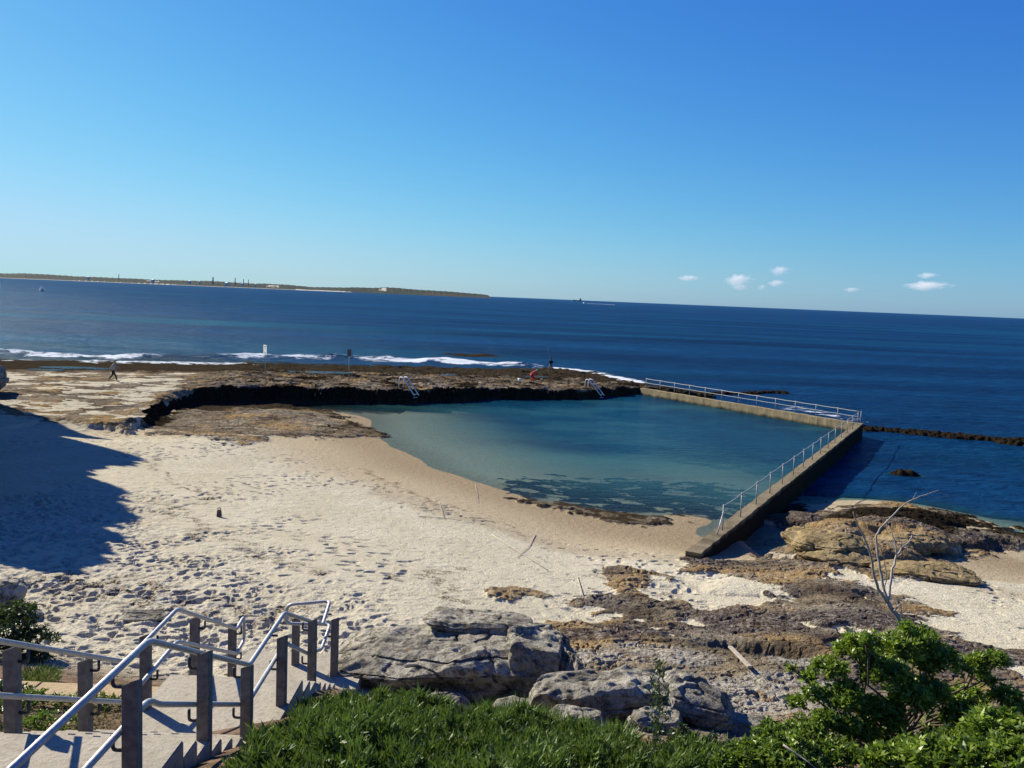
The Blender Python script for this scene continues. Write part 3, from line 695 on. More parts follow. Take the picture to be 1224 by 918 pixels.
rt = railing('right hand grey steel handrail on dark square posts beside the green ground cover',
 [(px_, 6.40, 6.05, .96), (px_, 7.98, 5.72, .87), (px_, 9.32, 4.74, 1.14), (px_, 10.80, 4.60, 1.03), (px_, 12.52, 4.12, 1.08), (px_, 14.2, 3.60, 1.0), (px_-.74, 14.59, 3.6, .84)],
 [[(XRr, 3.0, 7.13), (XRr, 6.9, 7.13), (XRr, 9.67, 5.74), (XRr, 11.2, 5.79), (XRr, 12.78, 5.08), (XRr, 13.6, 4.72), (XRr-.03, 14.3, 4.86), (XRr-.72, 14.2, 4.80), (XRr-.74, 14.2, 4.48), (XRr-.02, 14.3, 4.46), (XRr, 13.55, 4.34), (XRr, 12.6, 4.66), (XRr, 11.3, 5.34)],
  [(XRr, 3.0, 6.63), (XRr, 6.9, 6.63), (XRr, 7.1, 6.50), (XRr, 9.6, 5.31), (XRr, 11.25, 5.36)]], 1)
for (y, z) in [(6.40, 7.10), (6.40, 6.60), (7.98, 6.56), (7.98, 6.05), (9.32, 5.88), (9.32, 5.42), (10.80, 5.77), (10.80, 5.33), (12.52, 5.18), (12.52, 4.67), (14.2, 4.80), (14.2, 4.42)]:
    bracket(px_-.06, y, z, -1, rt)
XLr = XL+.02; pxl = XL-.08
lt = railing('left hand grey steel handrail on dark square posts beside the leaf litter and kerb',
 [(pxl, 7.66, 5.75, .94), (pxl, 9.01, 4.95, 1.06), (pxl, 10.55, 4.70, .98), (pxl, 12.24, 4.25, 1.02), (pxl, 13.95, 3.6, .93)],
 [[(XLr, 3.0, 7.13), (XLr, 6.85, 7.13), (XLr, 9.75, 5.68), (XLr, 11.31, 5.74), (XLr, 13.85, 4.49), (XLr, 14.25, 4.56), (XLr, 14.25, 4.14), (XLr, 13.85, 4.08), (XLr, 11.31, 5.30), (XLr, 9.75, 5.20), (XLr, 6.9, 6.62), (XLr, 3.0, 6.62)]], -1)
for (y, z) in [(7.66, 6.7), (7.66, 6.22), (9.01, 6.03), (9.01, 5.55), (10.55, 5.70), (10.55, 5.25), (12.24, 5.25), (12.24, 4.82), (13.95, 4.5), (13.95, 4.08)]:
    bracket(pxl+.06, y, z, 1, lt)
# sandstone kerb left of the stairs
bm = bmesh.new()
for i in range(7):
    x1 = XL-.2-i*.62; bm_box(bm, x1-.612, x1, 11.45, 11.85, 3.6, 4.42+.008*math.sin(i*3), .012)
bmesh_obj('garden_kerb', bm, KERB, label='low tan sandstone block kerb behind the leaf litter bed', category='kerb')

# ---------------------------------------------------------------- pool walls
def wall_obj(name, A_, B_, w, za, zb, zbot, seed, wmat=None, **props):
    A_ = Vector(A_[:2]).to_3d(); B_ = Vector(B_[:2]).to_3d(); L = (B_-A_).length; d = (B_-A_)/L; nrm = Vector((-d.y, d.x, 0))
    n = int(L/.16); prof = []
    s = np.linspace(0, 1, n)
    # closed cross-section: inner bottom, inner top, outer top, outer bottom, subdivided
    cs = [(-1, 0)]+[(-1, k/5) for k in range(1, 6)]+[(-1+2*k/5, 1) for k in range(1, 6)]+[(1, 1-k/6) for k in range(1, 7)]
    V = []
    for i in range(n):
        top = za+(zb-za)*s[i]
        for (u, v) in cs:
            p = A_+d*(L*s[i]); zz = zbot+(top-zbot)*v
            V.append((p.x+nrm.x*u*w/2, p.y+nrm.y*u*w/2, zz))
    V = np.array(V, np.float64); m = len(cs)
    nn = fbm(V[:, 0]*1.+V[:, 2]*1.7, V[:, 1]+V[:, 2]*2.3, 1.3, 4, seed)
    U = np.tile(np.array([c[0] for c in cs]), n)
    V[:, 0] += nrm.x*U*nn*.05; V[:, 1] += nrm.y*U*nn*.05; V[:, 2] += .035*fbm(V[:, 0], V[:, 1], .8, 4, seed+3)
    Qd = gridq(n, m)[:, ::-1]
    me = fast_mesh(name, V, Qd, False)
    bm = bmesh.new(); bm.from_mesh(me)
    bm.verts.ensure_lookup_table()
    try:
        bm.faces.new([bm.verts[k] for k in range(m)]); bm.faces.new([bm.verts[(n-1)*m+k] for k in range(m-1, -1, -1)])
    except Exception: pass
    bmesh.ops.recalc_face_normals(bm, faces=bm.faces); bm.to_mesh(me); bm.free()
    return link(name, me, wmat or PWALL, None, **props)
dBC = (WC-WB).to_2d().normalized(); nBC = Vector((-dBC.y, dBC.x)); dAB = (WB-WA).to_2d().normalized(); nAB = Vector((-dAB.y, dAB.x))
b1 = WB.to_2d()-dAB*.35
wall_back = wall_obj('pool_wall', WA.to_2d()-dAB*.5, b1, .52, 1.13, 1.20, -1.6, 5, label='far concrete pool wall with a sunlit inner face facing the open sea', category='wall')
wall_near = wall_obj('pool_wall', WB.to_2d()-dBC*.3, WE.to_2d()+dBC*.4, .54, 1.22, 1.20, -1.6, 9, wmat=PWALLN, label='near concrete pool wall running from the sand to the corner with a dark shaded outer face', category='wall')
# footing step at the outer corner
def pool_rail(label, A_, B_, inset, zs, n, two, group=None):
    root = empty('pool_railing', (A_.x, A_.y, zs), label=label, category='railing')
    d = (B_-A_); tops = []
    for i in range(n):
        s = i/(n-1); p = A_+d*s; lean = random.uniform(-.02, .02)
        o = tube_obj('stanchion', [(p.x, p.y, zs-.05), (p.x+lean, p.y, zs+1.02)], .027, RAILM, None, 8); reparent_world(o, root)
        tops.append((p.x+lean*.95, p.y, zs+.96))
    def wob(zo):
        P = []
        for a, b in zip(tops[:-1], tops[1:]):
            a = Vector(a); b = Vector(b)
            for k in range(4):
                q = a.lerp(b, k/4); P.append((q.x, q.y, q.z+zo-.025*math.sin(PI*k/4)))
        P.append((tops[-1][0], tops[-1][1], tops[-1][2]+zo)); return P
    o = tube_obj('top_rail', wob(0), .025, RAILM, None, 8); reparent_world(o, root)
    if two: o = tube_obj('mid_rail', wob(-.42), .020, RAILM, None, 8); reparent_world(o, root)
    return root
r0 = WB.to_2d()+dBC*1.0; e0 = WC.to_2d()-dBC*.2
r1 = pool_rail('thin steel pool railing along the top of the near wall down to the sand', Vector((*r0, 0))+Vector((*nBC, 0))*-.0, Vector((*e0, 0)), 0, 1.22, 15, False)
o = tube_obj('brace', [(e0.x, e0.y, 2.0), (e0.x+dBC.x*.75, e0.y+dBC.y*.75, 1.2)], .024, STEEL, None, 8); reparent_world(o, r1)
pool_rail('thin two rail steel railing along the seaward edge of the far pool wall', Vector((*(WA.to_2d()+nAB*.12), 0)), Vector((*(WB.to_2d()+nAB*.12), 0)), 0, 1.18, 13, True)

# pool ladders (white hooped handrails)
def ladder(px, py, z, ang, label):
    p = at(px, py, z); root = empty('pool_ladder', p, label=label, category='ladder', group='white ladders at the reef edge of the pool')
    for s in (-1, 1):
        P = smooth_path([(s*.27, 1.25, -.05), (s*.27, 1.15, .95), (s*.27, .75, .95), (s*.27, -.75, -.5)], .18, 6)
        tube_obj('handle', P, .05, WHITE, root, 8)
    for k in range(2):
        tube_obj('rung', [(-.27, -.62-.0*k, -.40-.28*k), (.27, -.62-.0*k, -.40-.28*k)], .02, WHITE, root, 8)
    root.rotation_euler = (0, 0, ang); return root
ladder(491, 465, 1.7, R(50), 'white hooped pool ladder on the reef edge between the grey sign and the angler')
ladder(713, 466, 1.3, R(50), 'white hooped ladder near the start of the concrete pool wall')

# signs on poles
def sign(px, py, D_, h, w, hh, mat, label, front):
    p = hit(px, py); root = empty('sign_post', p, label=label, category='sign')
    root.rotation_euler = (0, 0, R(-55) if front else 0.)
    tube_obj('pole', [(0, 0, -.3), (0, 0, h)], .045, RAILM, root, 8)
    bm = bmesh.new(); bm_box(bm, -w/2, w/2, -.055, -.04, h-hh, h+.03, .004); pn = bmesh_obj('panel', bm, mat, root)
    if front:
        bm = bmesh.new()
        bm_box(bm, -w*.36, w*.36, -.0585, -.0575, h-.16, h-.09); bmesh_obj('heading', bm, SIGNM, pn); bm = bmesh.new()
        for k in range(3): bm_box(bm, -w*.34, w*.34-.1*(k == 2), -.0585, -.0575, h-hh+.08+.07*k, h-hh+.105+.07*k)
        bmesh_obj('lettering', bm, SIGNM, pn)
        bm = bmesh.new(); bmesh.ops.create_circle(bm, cap_ends=True, radius=.085, segments=24); bmesh.ops.rotate(bm, verts=bm.verts, matrix=Matrix.Rotation(PI/2, 3, 'X')); bmesh.ops.translate(bm, verts=bm.verts, vec=(0, -.0585, h-.30))
        bmesh_obj('symbol', bm, REDS, pn)
    else:
        bm = bmesh.new()
        for (a, b, c_, d) in [(-w/2, w/2, h-hh, h-hh+.04), (-w/2, w/2, h-.01, h+.03), (-w/2, -w/2+.04, h-hh, h+.03), (w/2-.04, w/2, h-hh, h+.03)]: bm_box(bm, a, b, -.060, -.056, c_, d)
        bmesh_obj('frame', bm, STEEL, pn)
sign(317, 453, 0, 3.0, .85, .85, WHITE, 'white notice sign on a thin pole on the reef, left of the grey sign', True)
sign(417, 452, 0, 2.75, .46, .72, SIGNG, 'dark grey sign on a thin pole on the reef, right of the white notice', False)

# ---------------------------------------------------------------- boulders
def noise3(P, s, seed, oct=4):
    return (fbm(P[:, 0]+.7*P[:, 2], P[:, 1]-.5*P[:, 2], s, oct, seed)+fbm(P[:, 1]+.6*P[:, 0], P[:, 2]*1.3-.2*P[:, 0], s, oct, seed+7)+fbm(P[:, 2]*1.2+4, P[:, 0]-.3*P[:, 1], s, oct, seed+13))/2
_ico = {}
def ico(n):
    if n not in _ico:
        bm = bmesh.new(); bmesh.ops.create_icosphere(bm, subdivisions=n, radius=1)
        V = np.array([v.co[:] for v in bm.verts]); Fc = np.array([[v.index for v in f.verts] for f in bm.faces]); bm.free(); _ico[n] = (V, Fc)
    return _ico[n]
def boulder(name, cx, cy, cz, rx, ry, rz, rot, seed, mat, label, cat='boulder', group=None, pw=4, under=.25, tilt=(0, 0), amp=.16, strata=.12, lod=7, fl=.55):
    V, Fc = ico(lod); V = V.copy()
    k = (np.abs(V[:, 0])**pw+np.abs(V[:, 1])**pw+np.abs(V[:, 2])**pw)**(-1/pw); P = V*k[:, None]
    zn = P[:, 2].copy()
    s = np.minimum(rx, ry)
    rr_ = np.random.default_rng(seed)
    for _k in range(16 if pw > 3 else 9):
        nv_ = rr_.normal(size=3)*np.array([1, 1, .8]); nv_ /= np.linalg.norm(nv_); hh_ = (np.abs(nv_)**1.0).sum()*rr_.uniform(.60, .86)*(1. if pw > 3 else .9)
        dd_ = P@nv_-hh_; P = P-np.clip(dd_, 0, None)[:, None]*nv_
    P = P*np.array([rx, ry, rz])
    big = noise3(P/s, .7, seed, 3)*.5; 
    lowmask = np.clip(-zn+.35, 0, 1.3)
    hor = 1+.22*big*(1.6 if pw < 3 else 1.)-under*lowmask*(1+.8*noise3(P/s, .9, seed+31, 2))
    st = P[:, 2]/(.22*rz+.07); fr_ = st-np.floor(st); lay = (_hash(np.floor(st).astype(np.int64), np.zeros(len(st), np.int64), seed) & 255)/255.
    hor += strata*(lay-.5)*np.clip(1-np.abs(zn)*.6, 0, 1)-.05*(fr_ < .15)
    P[:, 0] *= hor; P[:, 1] *= hor
    fine = noise3(P, 1.6, seed+50, 5); fine2 = np.abs(noise3(P, .9, seed+70, 3))
    topm = sstep(.3, .85, zn/np.abs(zn).max()) if True else 0
    P = P+V*(amp*fine*(1-.72*topm))[:, None]*min(1., s)-V*(.10*(1-sstep(0, .05, fine2))*(1-.3*topm))[:, None]*min(1., s)
    hq = .30*rz*noise3(P*np.array([.6, 1.2, 0]), .8/s, seed+90, 3); st2 = .13*rz
    pit = sstep(.30, .62, noise3(P, 2.6, seed+120, 3)); P = P-V*(pit*.07)[:, None]
    P[:, 2] += (np.floor(hq/st2)+sstep(.35, .65, hq/st2-np.floor(hq/st2)))*st2*topm+.02*fine*topm+tilt[0]*P[:, 0]+tilt[1]*P[:, 1]
    c, sn = math.cos(rot), math.sin(rot)
    Pn = np.c_[c*P[:, 0]-sn*P[:, 1], sn*P[:, 0]+c*P[:, 1], P[:, 2]]
    me = fast_mesh(name, Pn, Fc); me.shade_smooth()
    o = link(name, me, mat, None, label=label, category=cat); o.location = (cx, cy, cz)
    if group: o['group'] = group
    return o
G1 = 'sandstone boulders at the foot of the grassy bank'
boulder('boulder', -1.05, 15.25, 3.55, 1.95, 1.22, .46, R(3), 11, BOULDER, 'wide flat grey sandstone slab beside the bottom of the stairs, crossed by railing shadows', group=G1, tilt=(.04, .0), under=.42, pw=7, amp=.12)
boulder('boulder', -.35, 15.75, 3.98, .95, .62, .20, R(-10), 23, BOULDER, 'pale grey angular slab lying on the right end of the wide flat slab', group=G1, tilt=(-.03, -.04), strata=.2, pw=8, amp=.08, under=.2)
boulder('boulder', .62, 14.7, 3.55, .52, .70, .66, R(6), 37, BOULDER, 'dark fronted pointed block at the right end of the big slab', group=G1, under=.30, tilt=(-.12, 0), lod=6, pw=7, amp=.1)
boulder('boulder', 1.12, 14.7, 3.30, .20, .75, .78, R(14), 41, BOULDER, 'narrow upright pale wedge of rock right of the dark pointed block', group=G1, tilt=(-.5, 0), lod=6, under=.05, pw=7, amp=.08)
boulder('boulder', -.85, 13.75, 3.25, .40, .34, .36, R(20), 43, BOULDER, 'small rounded boulder tucked in the shaded hollow under the big slab', group=G1, lod=6, pw=2.6)
boulder('boulder', 1.55, 13.05, 3.80, 1.20, .50, .44, R(8), 51, BOULDER, 'white grey pitted boulder just behind the edge of the green ground cover', group=G1, tilt=(.07, 0), strata=.15, amp=.22, pw=4, under=.4)
boulder('boulder', 3.0, 13.0, 3.80, .62, .50, .46, R(-12), 57, BOULDER, 'pitted boulder with a deep dark hollow, right of the white grey one', group=G1, amp=.25, tilt=(-.1, .0), under=.6, pw=4)
boulder('boulder', 3.65, 12.75, 3.6, .62, .30, .26, R(-6), 61, BOULDER, 'long low pale rock ledge in front of the hollowed boulder', group=G1, lod=6)
boulder('boulder', 2.25, 12.2, 3.95, .40, .26, .24, R(14), 63, BOULDER, 'small pale rock with a pitted top, between ground cover and hollowed boulder', group=G1, lod=6, amp=.3)
boulder('boulder', 1.15, 12.1, 4.0, .50, .22, .18, R(-5), 67, BOULDER, 'low flat pale stone half hidden by the front of the ground cover', group=G1, lod=6)
boulder('boulder', .25, 13.3, 3.45, .40, .35, .26, R(30), 71, BOULDER, 'low grey stone left of the white grey pitted boulder', group=G1, lod=6)
G2 = 'tan boulders at the edge of the right hand beach'
def bld(px, py, rx, ry, rz, seed, mat, label, group=None, dz=0, rot=0, **kw):
    p = hit(px, py); return boulder('boulder', p.x, p.y, p.z+dz, rx, ry, rz, rot, seed, mat, label, group=group, **kw)
bld(1112, 690, 1.9, 1.1, .42, 81, TANB, 'smooth tan boulder overhanging the pale sand patch with a dark shadow', G2, .0, R(-8), under=.5, pw=2.8, strata=.03, amp=.24)
bld(1003, 668, 1.5, 1.0, .32, 83, TANB, 'long tan boulder behind the dead branches', G2, -.12, R(10), pw=2.2, lod=6, strata=.03, amp=.26)
bld(985, 645, 1.6, 1.5, .42, 85, TANB, 'rounded tan boulder beside the shaded pools at the end of the pool wall', G2, -.15, R(-20), pw=2.2, lod=6, strata=.03, amp=.26)
bld(1085, 652, 1.7, 1.0, .45, 87, TANB, 'dark pitted tan boulder above the overhanging one', G2, -.1, R(24), under=.3, pw=2.3, lod=6, strata=.03, amp=.3)
# left edge of the picture
p = at(-10, 462, 2.2)
boulder('boulder', p.x-1.6, p.y, 2.3, 2.3, 2.0, 1.7, R(10), 95, BOULDER, 'dark rounded boulder at the left edge of the beach, at the foot of the headland', under=.35, pw=2.6)
p = hit(8, 728); boulder('boulder', p.x-.2, p.y, p.z+.15, .55, .5, .42, .3, 97, BOULDER, 'dark boulder at the edge of the sand above the shaded shrub', lod=6, pw=3)
p = hit(40, 735); boulder('boulder', p.x-.0, p.y-.6, p.z+.0, .5, .4, .3, 1.3, 98, BOULDER, 'small dark boulder right beside the shaded shrub', lod=6, pw=3)
p = hit(168, 738); boulder('boulder', p.x, p.y, p.z-.02, .62, .3, .16, .1, 99, BOULDER, 'low flat brown stone lying alone in the trampled sand', lod=6, pw=3)

# ---------------------------------------------------------------- leaves
def leaves_mesh(name, P, Dv, Ln, Wd, val, bend=.25, fold=.0, segs=2):
    """P base points, Dv directions, builds pointed bent blades"""
    n = len(P); up = rng.normal(size=(n, 3)); Dv = Dv/np.linalg.norm(Dv, axis=1)[:, None]
    sd = np.cross(Dv, up); sd /= np.linalg.norm(sd, axis=1)[:, None]+1e-9; nr_ = np.cross(sd, Dv)
    L = Ln[:, None]; W = Wd[:, None]*.5
    a = P-sd*W*.45; b = P+sd*W*.45
    mid = P+Dv*L*.5+nr_*L*bend*.35; c_ = mid+sd*W; d = mid-sd*W
    tip = P+Dv*L+nr_*L*bend*-.25
    V = np.stack([a, b, c_, d, tip], 1).reshape(-1, 3)
    base_ = (np.arange(n)*5)[:, None]
    T = np.concatenate([base_+np.array([0, 1, 2]), base_+np.array([0, 2, 3]), base_+np.array([3, 2, 4])], 0)
    me = fast_mesh(name, V, T, False); set_attr(me, 'L', np.repeat(np.c_[val, val, val], 5, 0)); return me

# ground cover on the bank
GC = [gat(*q) for q in [(262,972),(298,925),(335,884),(372,862),(420,859),(480,864),(545,877),(580,884),(640,889),(700,904),(760,912),(840,917),(900,927),(960,950)]]+[(6.5, 9.0), (6, 3.5), (-2.5, 3.5)]
def scatter(poly, n, zfun, exp=1):
    P = np.array(poly); lo = P.min(0); hi = P.max(0); out = []
    q = rng.uniform(lo, hi, size=(n, 2)); sd = polysd(q[:, 0], q[:, 1], poly)+.25*fbm(q[:, 0], q[:, 1], 2.2, 3, 401)
    return q[sd > 0], sd[sd > 0]
q, sd = scatter(GC, 330000, None); kk = q[:, 1] > 6.2; q = q[kk]; sd = sd[kk]
kk = ~((q[:, 0] < XR+.19) & (q[:, 1] < 14)); q = q[kk]; sd = sd[kk]
h_ = fbm(q[:, 0], q[:, 1], 1.1, 3, 405); cl = fbm(q[:, 0], q[:, 1], 3.5, 3, 409)
kk = (cl+.5*h_ > -.52+.35*rng.uniform(-1, 1, len(q))); q = q[kk]; sd = sd[kk]; h_ = h_[kk]; cl = cl[kk]
z = base(q[:, 0], q[:, 1])+.16*cl+.14*h_
n = len(q); Pb = np.c_[q, z+.03+rng.uniform(-.02, .16, n)*sstep(0, .5, sd)+.09*h_]
Dv = np.c_[rng.normal(0, .55, n)+.3*fbm(q[:, 0], q[:, 1], 1.9, 2, 411), rng.normal(0, .55, n)-.12, np.full(n, 1.)]
Ln = rng.uniform(.045, .125, n)*(1+1.1*cl+.6*h_)
val = np.clip(.34+.6*cl+.5*h_+rng.normal(0, .20, n), 0, 1)
me = leaves_mesh('ground_cover', Pb, Dv, Ln, rng.uniform(.015, .026, n), val); link('ground_cover', me, GRASS, kind='stuff', label='dense green ground cover of upright fleshy leaves', category='ground cover')
# drier yellow green tussocks at the edge
def tussock(px, py, D_, seed, label, n=900, r=.28, mat=GRASS, L=.30, add=.35, name='grass_tussock', cat='tussock', group='yellow green tussocks at the front of the boulders', z0=None):
    p = atD(px, py, D_); z = float(base(np.float64(p.x), np.float64(p.y))) if z0 is None else z0
    a = rng.uniform(0, 2*PI, n); rr = r*np.sqrt(rng.uniform(0, 1, n))
    P = np.c_[rr*np.cos(a), rr*np.sin(a), rng.uniform(-.02, .05, n)]
    Dv = np.c_[np.cos(a)*rr/r*.8+rng.normal(0, .2, n), np.sin(a)*rr/r*.8+rng.normal(0, .2, n), np.ones(n)]
    me = leaves_mesh(name, P, Dv, rng.uniform(.5, 1.1, n)*L, rng.uniform(.008, .014, n), np.clip(rng.normal(.55+add, .2, n), 0, 1.4))
    o = link(name, me, mat, None, label=label, category=cat); o.location = (p.x, p.y, z)
    if group: o['group'] = group
    return o
tussock(612, 880, 11.2, 1, 'yellow green grass tussock at the left front of the white grey boulder')
tussock(650, 888, 11.0, 2, 'yellow green grass tussock just in front of the white grey boulder', r=.22)
tussock(575, 872, 11.4, 3, 'small yellow green tussock below the orange stained hollow', r=.16, n=500)
tussock(735, 905, 10.4, 4, 'loose yellow green tussock left of the thin sapling', r=.2, n=600)

# shrubs -----------------------------------------------------------------
def limb(bm, p0, p1, r0, r1, wob, n=7, seed=0):
    r_ = random.Random(seed); P = []; Rr = []
    for i in range(n):
        s = i/(n-1); q = Vector(p0).lerp(Vector(p1), s)
        q += Vector((r_.uniform(-1, 1), r_.uniform(-1, 1), r_.uniform(-.6, .6)))*wob*math.sin(PI*s); P.append(q); Rr.append(r0+(r1-r0)*s)
    bm_tube(bm, P, Rr, 7, 1); return P
def shrub(loc, clumps, nleaf, leaf, label, seed, mat=LEAF, cat='shrub', group=None, trunk=True, vb=.35, name='shrub', whorl=9):
    root = empty(name, loc, label=label, category=cat)
    if group: root['group'] = group
    r_ = np.random.default_rng(seed)
    tot = sum(c[3]**2 for c in clumps); Ps = []; Ds = []; Vs = []
    bm = bmesh.new(); fork = Vector((0, 0, max(.12, .35*max(c[2] for c in clumps))))
    if trunk: limb(bm, (0, 0, -.15), fork, .05, .04, .03, 5, seed)
    for ci, (x, y, z, r, *rest) in enumerate(clumps):
        fl = rest[0] if rest else .7
        if trunk: limb(bm, fork, (x, y, z-r*fl*.2), .022, .007, .14, 8, seed+ci)
        m = max(3, int(nleaf*r*r/tot/whorl))
        d = r_.normal(size=(m, 3)); d /= np.linalg.norm(d, axis=1)[:, None]; d[:, 2] = np.where(d[:, 2] < -.35, -d[:, 2], d[:, 2])
        rad = r*(.55+.45*r_.uniform(0, 1, m)**.5)*(1+.22*np.sin(3*d[:, 0]*4+ci)*np.cos(5*d[:, 1]+ci))
        c = np.array([x, y, z])+d*rad[:, None]*np.array([1, 1, fl])
        if trunk:
            for k in r_.choice(m, min(m, 14), replace=False): limb(bm, (x, y, z-r*fl*.2), tuple(c[k]), .008, .003, .04, 4, seed+int(k))
        ax = d*.7+np.array([0, 0, .75])+r_.normal(0, .25, (m, 3)); ax /= np.linalg.norm(ax, axis=1)[:, None]
        tone = r_.normal(vb, .22, m)
        for w in range(whorl):
            e = r_.normal(size=(m, 3)); e -= ax*np.sum(e*ax, 1)[:, None]; e /= np.linalg.norm(e, axis=1)[:, None]
            Ps.append(c+ax*(r_.uniform(-.03, .02, m))[:, None]*leaf/.05); Ds.append(e*.9+ax*r_.uniform(.1, 1.0, m)[:, None]); Vs.append(tone+r_.normal(0, .10, m))
    P = np.concatenate(Ps); Dv = np.concatenate(Ds); v = np.clip(np.concatenate(Vs), 0, 1); n = len(P)
    me = leaves_mesh('crown', P, Dv, r_.uniform(.75, 1.25, n)*leaf, r_.uniform(.32, .42, n)*leaf, v, .15)
    link('crown', me, mat, root)
    if trunk and len(bm.verts): bmesh_obj('trunk', bm, BARK, root, True)
    else: bm.free()
    return root
def rel(root, px, py, D_): p = atD(px, py, D_); return (p.x-root[0], p.y-root[1], p.z-root[2])
def gbase(x, y): return float(base(np.float64(x), np.float64(y)))
b0 = atD(1075, 900, 9.0); L0 = (b0.x, b0.y, gbase(b0.x, b0.y))
cl = []
for (px, py, D_, r, f) in [(1078,775,9.0,.26,.6),(1020,780,8.9,.22,.55),(990,800,8.8,.2,.5),(1060,808,8.7,.30,.6),(1120,790,9.1,.27,.6),(1160,800,9.2,.2,.5),(1010,832,8.6,.22,.55),(975,832,8.6,.16,.5),(1045,850,8.6,.22,.6),(1110,830,8.9,.26,.6),(1155,835,9.2,.22,.5),(1180,815,9.3,.12,.6),(1120,868,9.2,.16,.6),(1030,880,8.5,.2,.7),(1185,860,9.3,.13,.5),(1190,790,9.2,.16,.6),(1200,835,9.0,.2,.6),(1060,865,8.6,.22,.7),(1000,870,8.5,.18,.7),(1090,840,8.7,.26,.7),(1145,860,8.9,.2,.6),(1100,770,9.1,.24,.7),(1085,745+8,9.1,.10,.7),(1040,770,8.7,.14,.7),(968,812,8.8,.10,.5)]:
    cl.append((*rel(L0, px, py, D_), r*.82, f+.1)); cl.append((*rel(L0, px+random.uniform(-26, 26), py+random.uniform(-16, 20), D_+random.uniform(-.2, .2)), r*random.uniform(.4, .65), f))
shrub(L0, cl, 27000, .062, 'tall glossy green shrub with a bare trunk in front of the dead branches', 5, vb=.48)
b0 = atD(940, 930, 8.2); L0 = (b0.x, b0.y, gbase(b0.x, b0.y)); cl = []
for (px, py, D_, r) in [(925,885,8.2,.18),(965,880,8.2,.2),(900,905,8.0,.2),(945,905,7.8,.25),(1000,905,7.9,.2),(985,862,8.3,.13),(870,915,8,.15),(920,868,8.3,.07),(955,930,7.6,.25)]: cl.append((*rel(L0, px, py, D_), r, .7))
shrub(L0, cl, 10000, .060, 'low spreading green shrub left of the tall glossy one', 15, vb=.38)
b0 = atD(1190, 930, 7.6); L0 = (b0.x, b0.y, gbase(b0.x, b0.y)); cl = []
for (px, py, D_, r) in [(1140,895,7.8,.2),(1180,880,7.7,.2),(1215,890,7.6,.22),(1110,910,7.4,.22),(1160,915,7.2,.25),(1210,920,7.1,.3),(1180,858,7.9,.09),(1205,866,7.8,.12),(1060,915,7.6,.2),(1090,900,7.8,.15)]: cl.append((*rel(L0, px, py, D_), r, .7))
shrub(L0, cl, 9000, .085, 'bright green leafy shrub in the bottom right corner', 25, vb=.45)
# weeds and the thin sapling
b0 = atD(785, 935, 9.2); L0 = (b0.x, b0.y, b0.z)
root = empty('sapling', L0, label='thin upright sapling with sparse leaves rising from the ground cover', category='sapling')
bm = bmesh.new(); top = Vector(rel(L0, 788, 792, 9.2)); limb(bm, (0, 0, -.2), top, .010, .004, .03, 9, 4)
bmesh_obj('stem', bm, BARK, root, True)
n = 420; s = rng.uniform(.25, 1, n); P = np.outer(s, np.array(top)); P += rng.normal(0, .05, (n, 3))*np.array([1.1, 1, .5])*np.sin(s*2.6)[:, None]
Dv = rng.normal(0, 1, (n, 3)); Dv[:, 2] = np.abs(Dv[:, 2])+.4
link('foliage', leaves_mesh('foliage', P, Dv, rng.uniform(.04, .08, n), rng.uniform(.012, .022, n), np.clip(rng.normal(.35, .2, n), 0, 1)), LEAFD, root)
G3 = 'small leafy weeds at the edge of the ground cover'
for i, (px, py, D_, r, lab) in enumerate([(735,893,10.6,.20,'small leafy weed at the left side of the sapling stem'),(815,880,11.4,.16,'wispy weed standing in front of the hollowed boulder'),(850,895,10.4,.22,'low weed below the long pale rock ledge'),(800,905,9.6,.2,'low dense weed at the foot of the sapling'),(690,900,10.3,.14,'low weed right of the yellow green tussocks'),(880,900,9.6,.16,'small weed between the pale ledge and the low spreading shrub')]):
    p = atD(px, py, D_); Lc = (p.x, p.y, gbase(p.x, p.y)); zc = max(.12, p.z-Lc[2])
    shrub(Lc, [(0, 0, zc*.7, r, .8), (r*.8, .05, zc*.5, r*.7, .8), (-r*.7, 0, zc*.55, r*.6, .9), (0, 0, zc+.08, r*.4, 1.3)], 1100, .045, lab, 50+i, cat='weed', group=G3, name='weed', mat=LEAFD if i in (1, 2) else LEAF)
# dark shrub at the left edge and plants in the bed
p = atD(8, 770, 14.6)
shrub((p.x, p.y, 3.6), [(0, 0, .35, .55, .7), (.45, -.1, .2, .42, .7), (-.5, 0, .35, .5, .7), (.1, .2, .6, .35, .7), (.65, -.3, .0, .3, .6)], 9000, .06, 'dark green shrub in shade at the left edge beyond the kerb', 61, LEAFD)
tussock(40, 812, 12.6, 5, 'bright green grass tuft growing just behind the sandstone kerb', n=900, r=.35, L=.14, add=-.1, group=None, name='grass_tuft', cat='grass tuft')
for i, (x, y, lab, nl) in enumerate([(-5.3, 11.0, 'low green plant at the right end of the leaf litter bed', 900), (-5.9, 10.7, 'trailing green plant in the middle of the leaf litter bed', 1200), (-5.25, 9.9, 'small plant nearest the steps in the leaf litter bed', 700), (-6.5, 11.0, 'dark leafy plant below the kerb at the far left', 1500), (-6.1, 9.8, 'dark leafy plant behind the first left railing post', 1500)]):
    shrub((x, y, gbase(x, y)), [(0, 0, .08, .22, .5), (.25, .05, .05, .16, .5), (-.2, -.1, .06, .2, .5)], nl, .05, lab, 80+i, [LEAF, LEAF, LEAF, LEAFD, LEAFD][i], cat='plant', group='plants in the leaf litter bed', name='garden_plant', trunk=False, vb=.25)
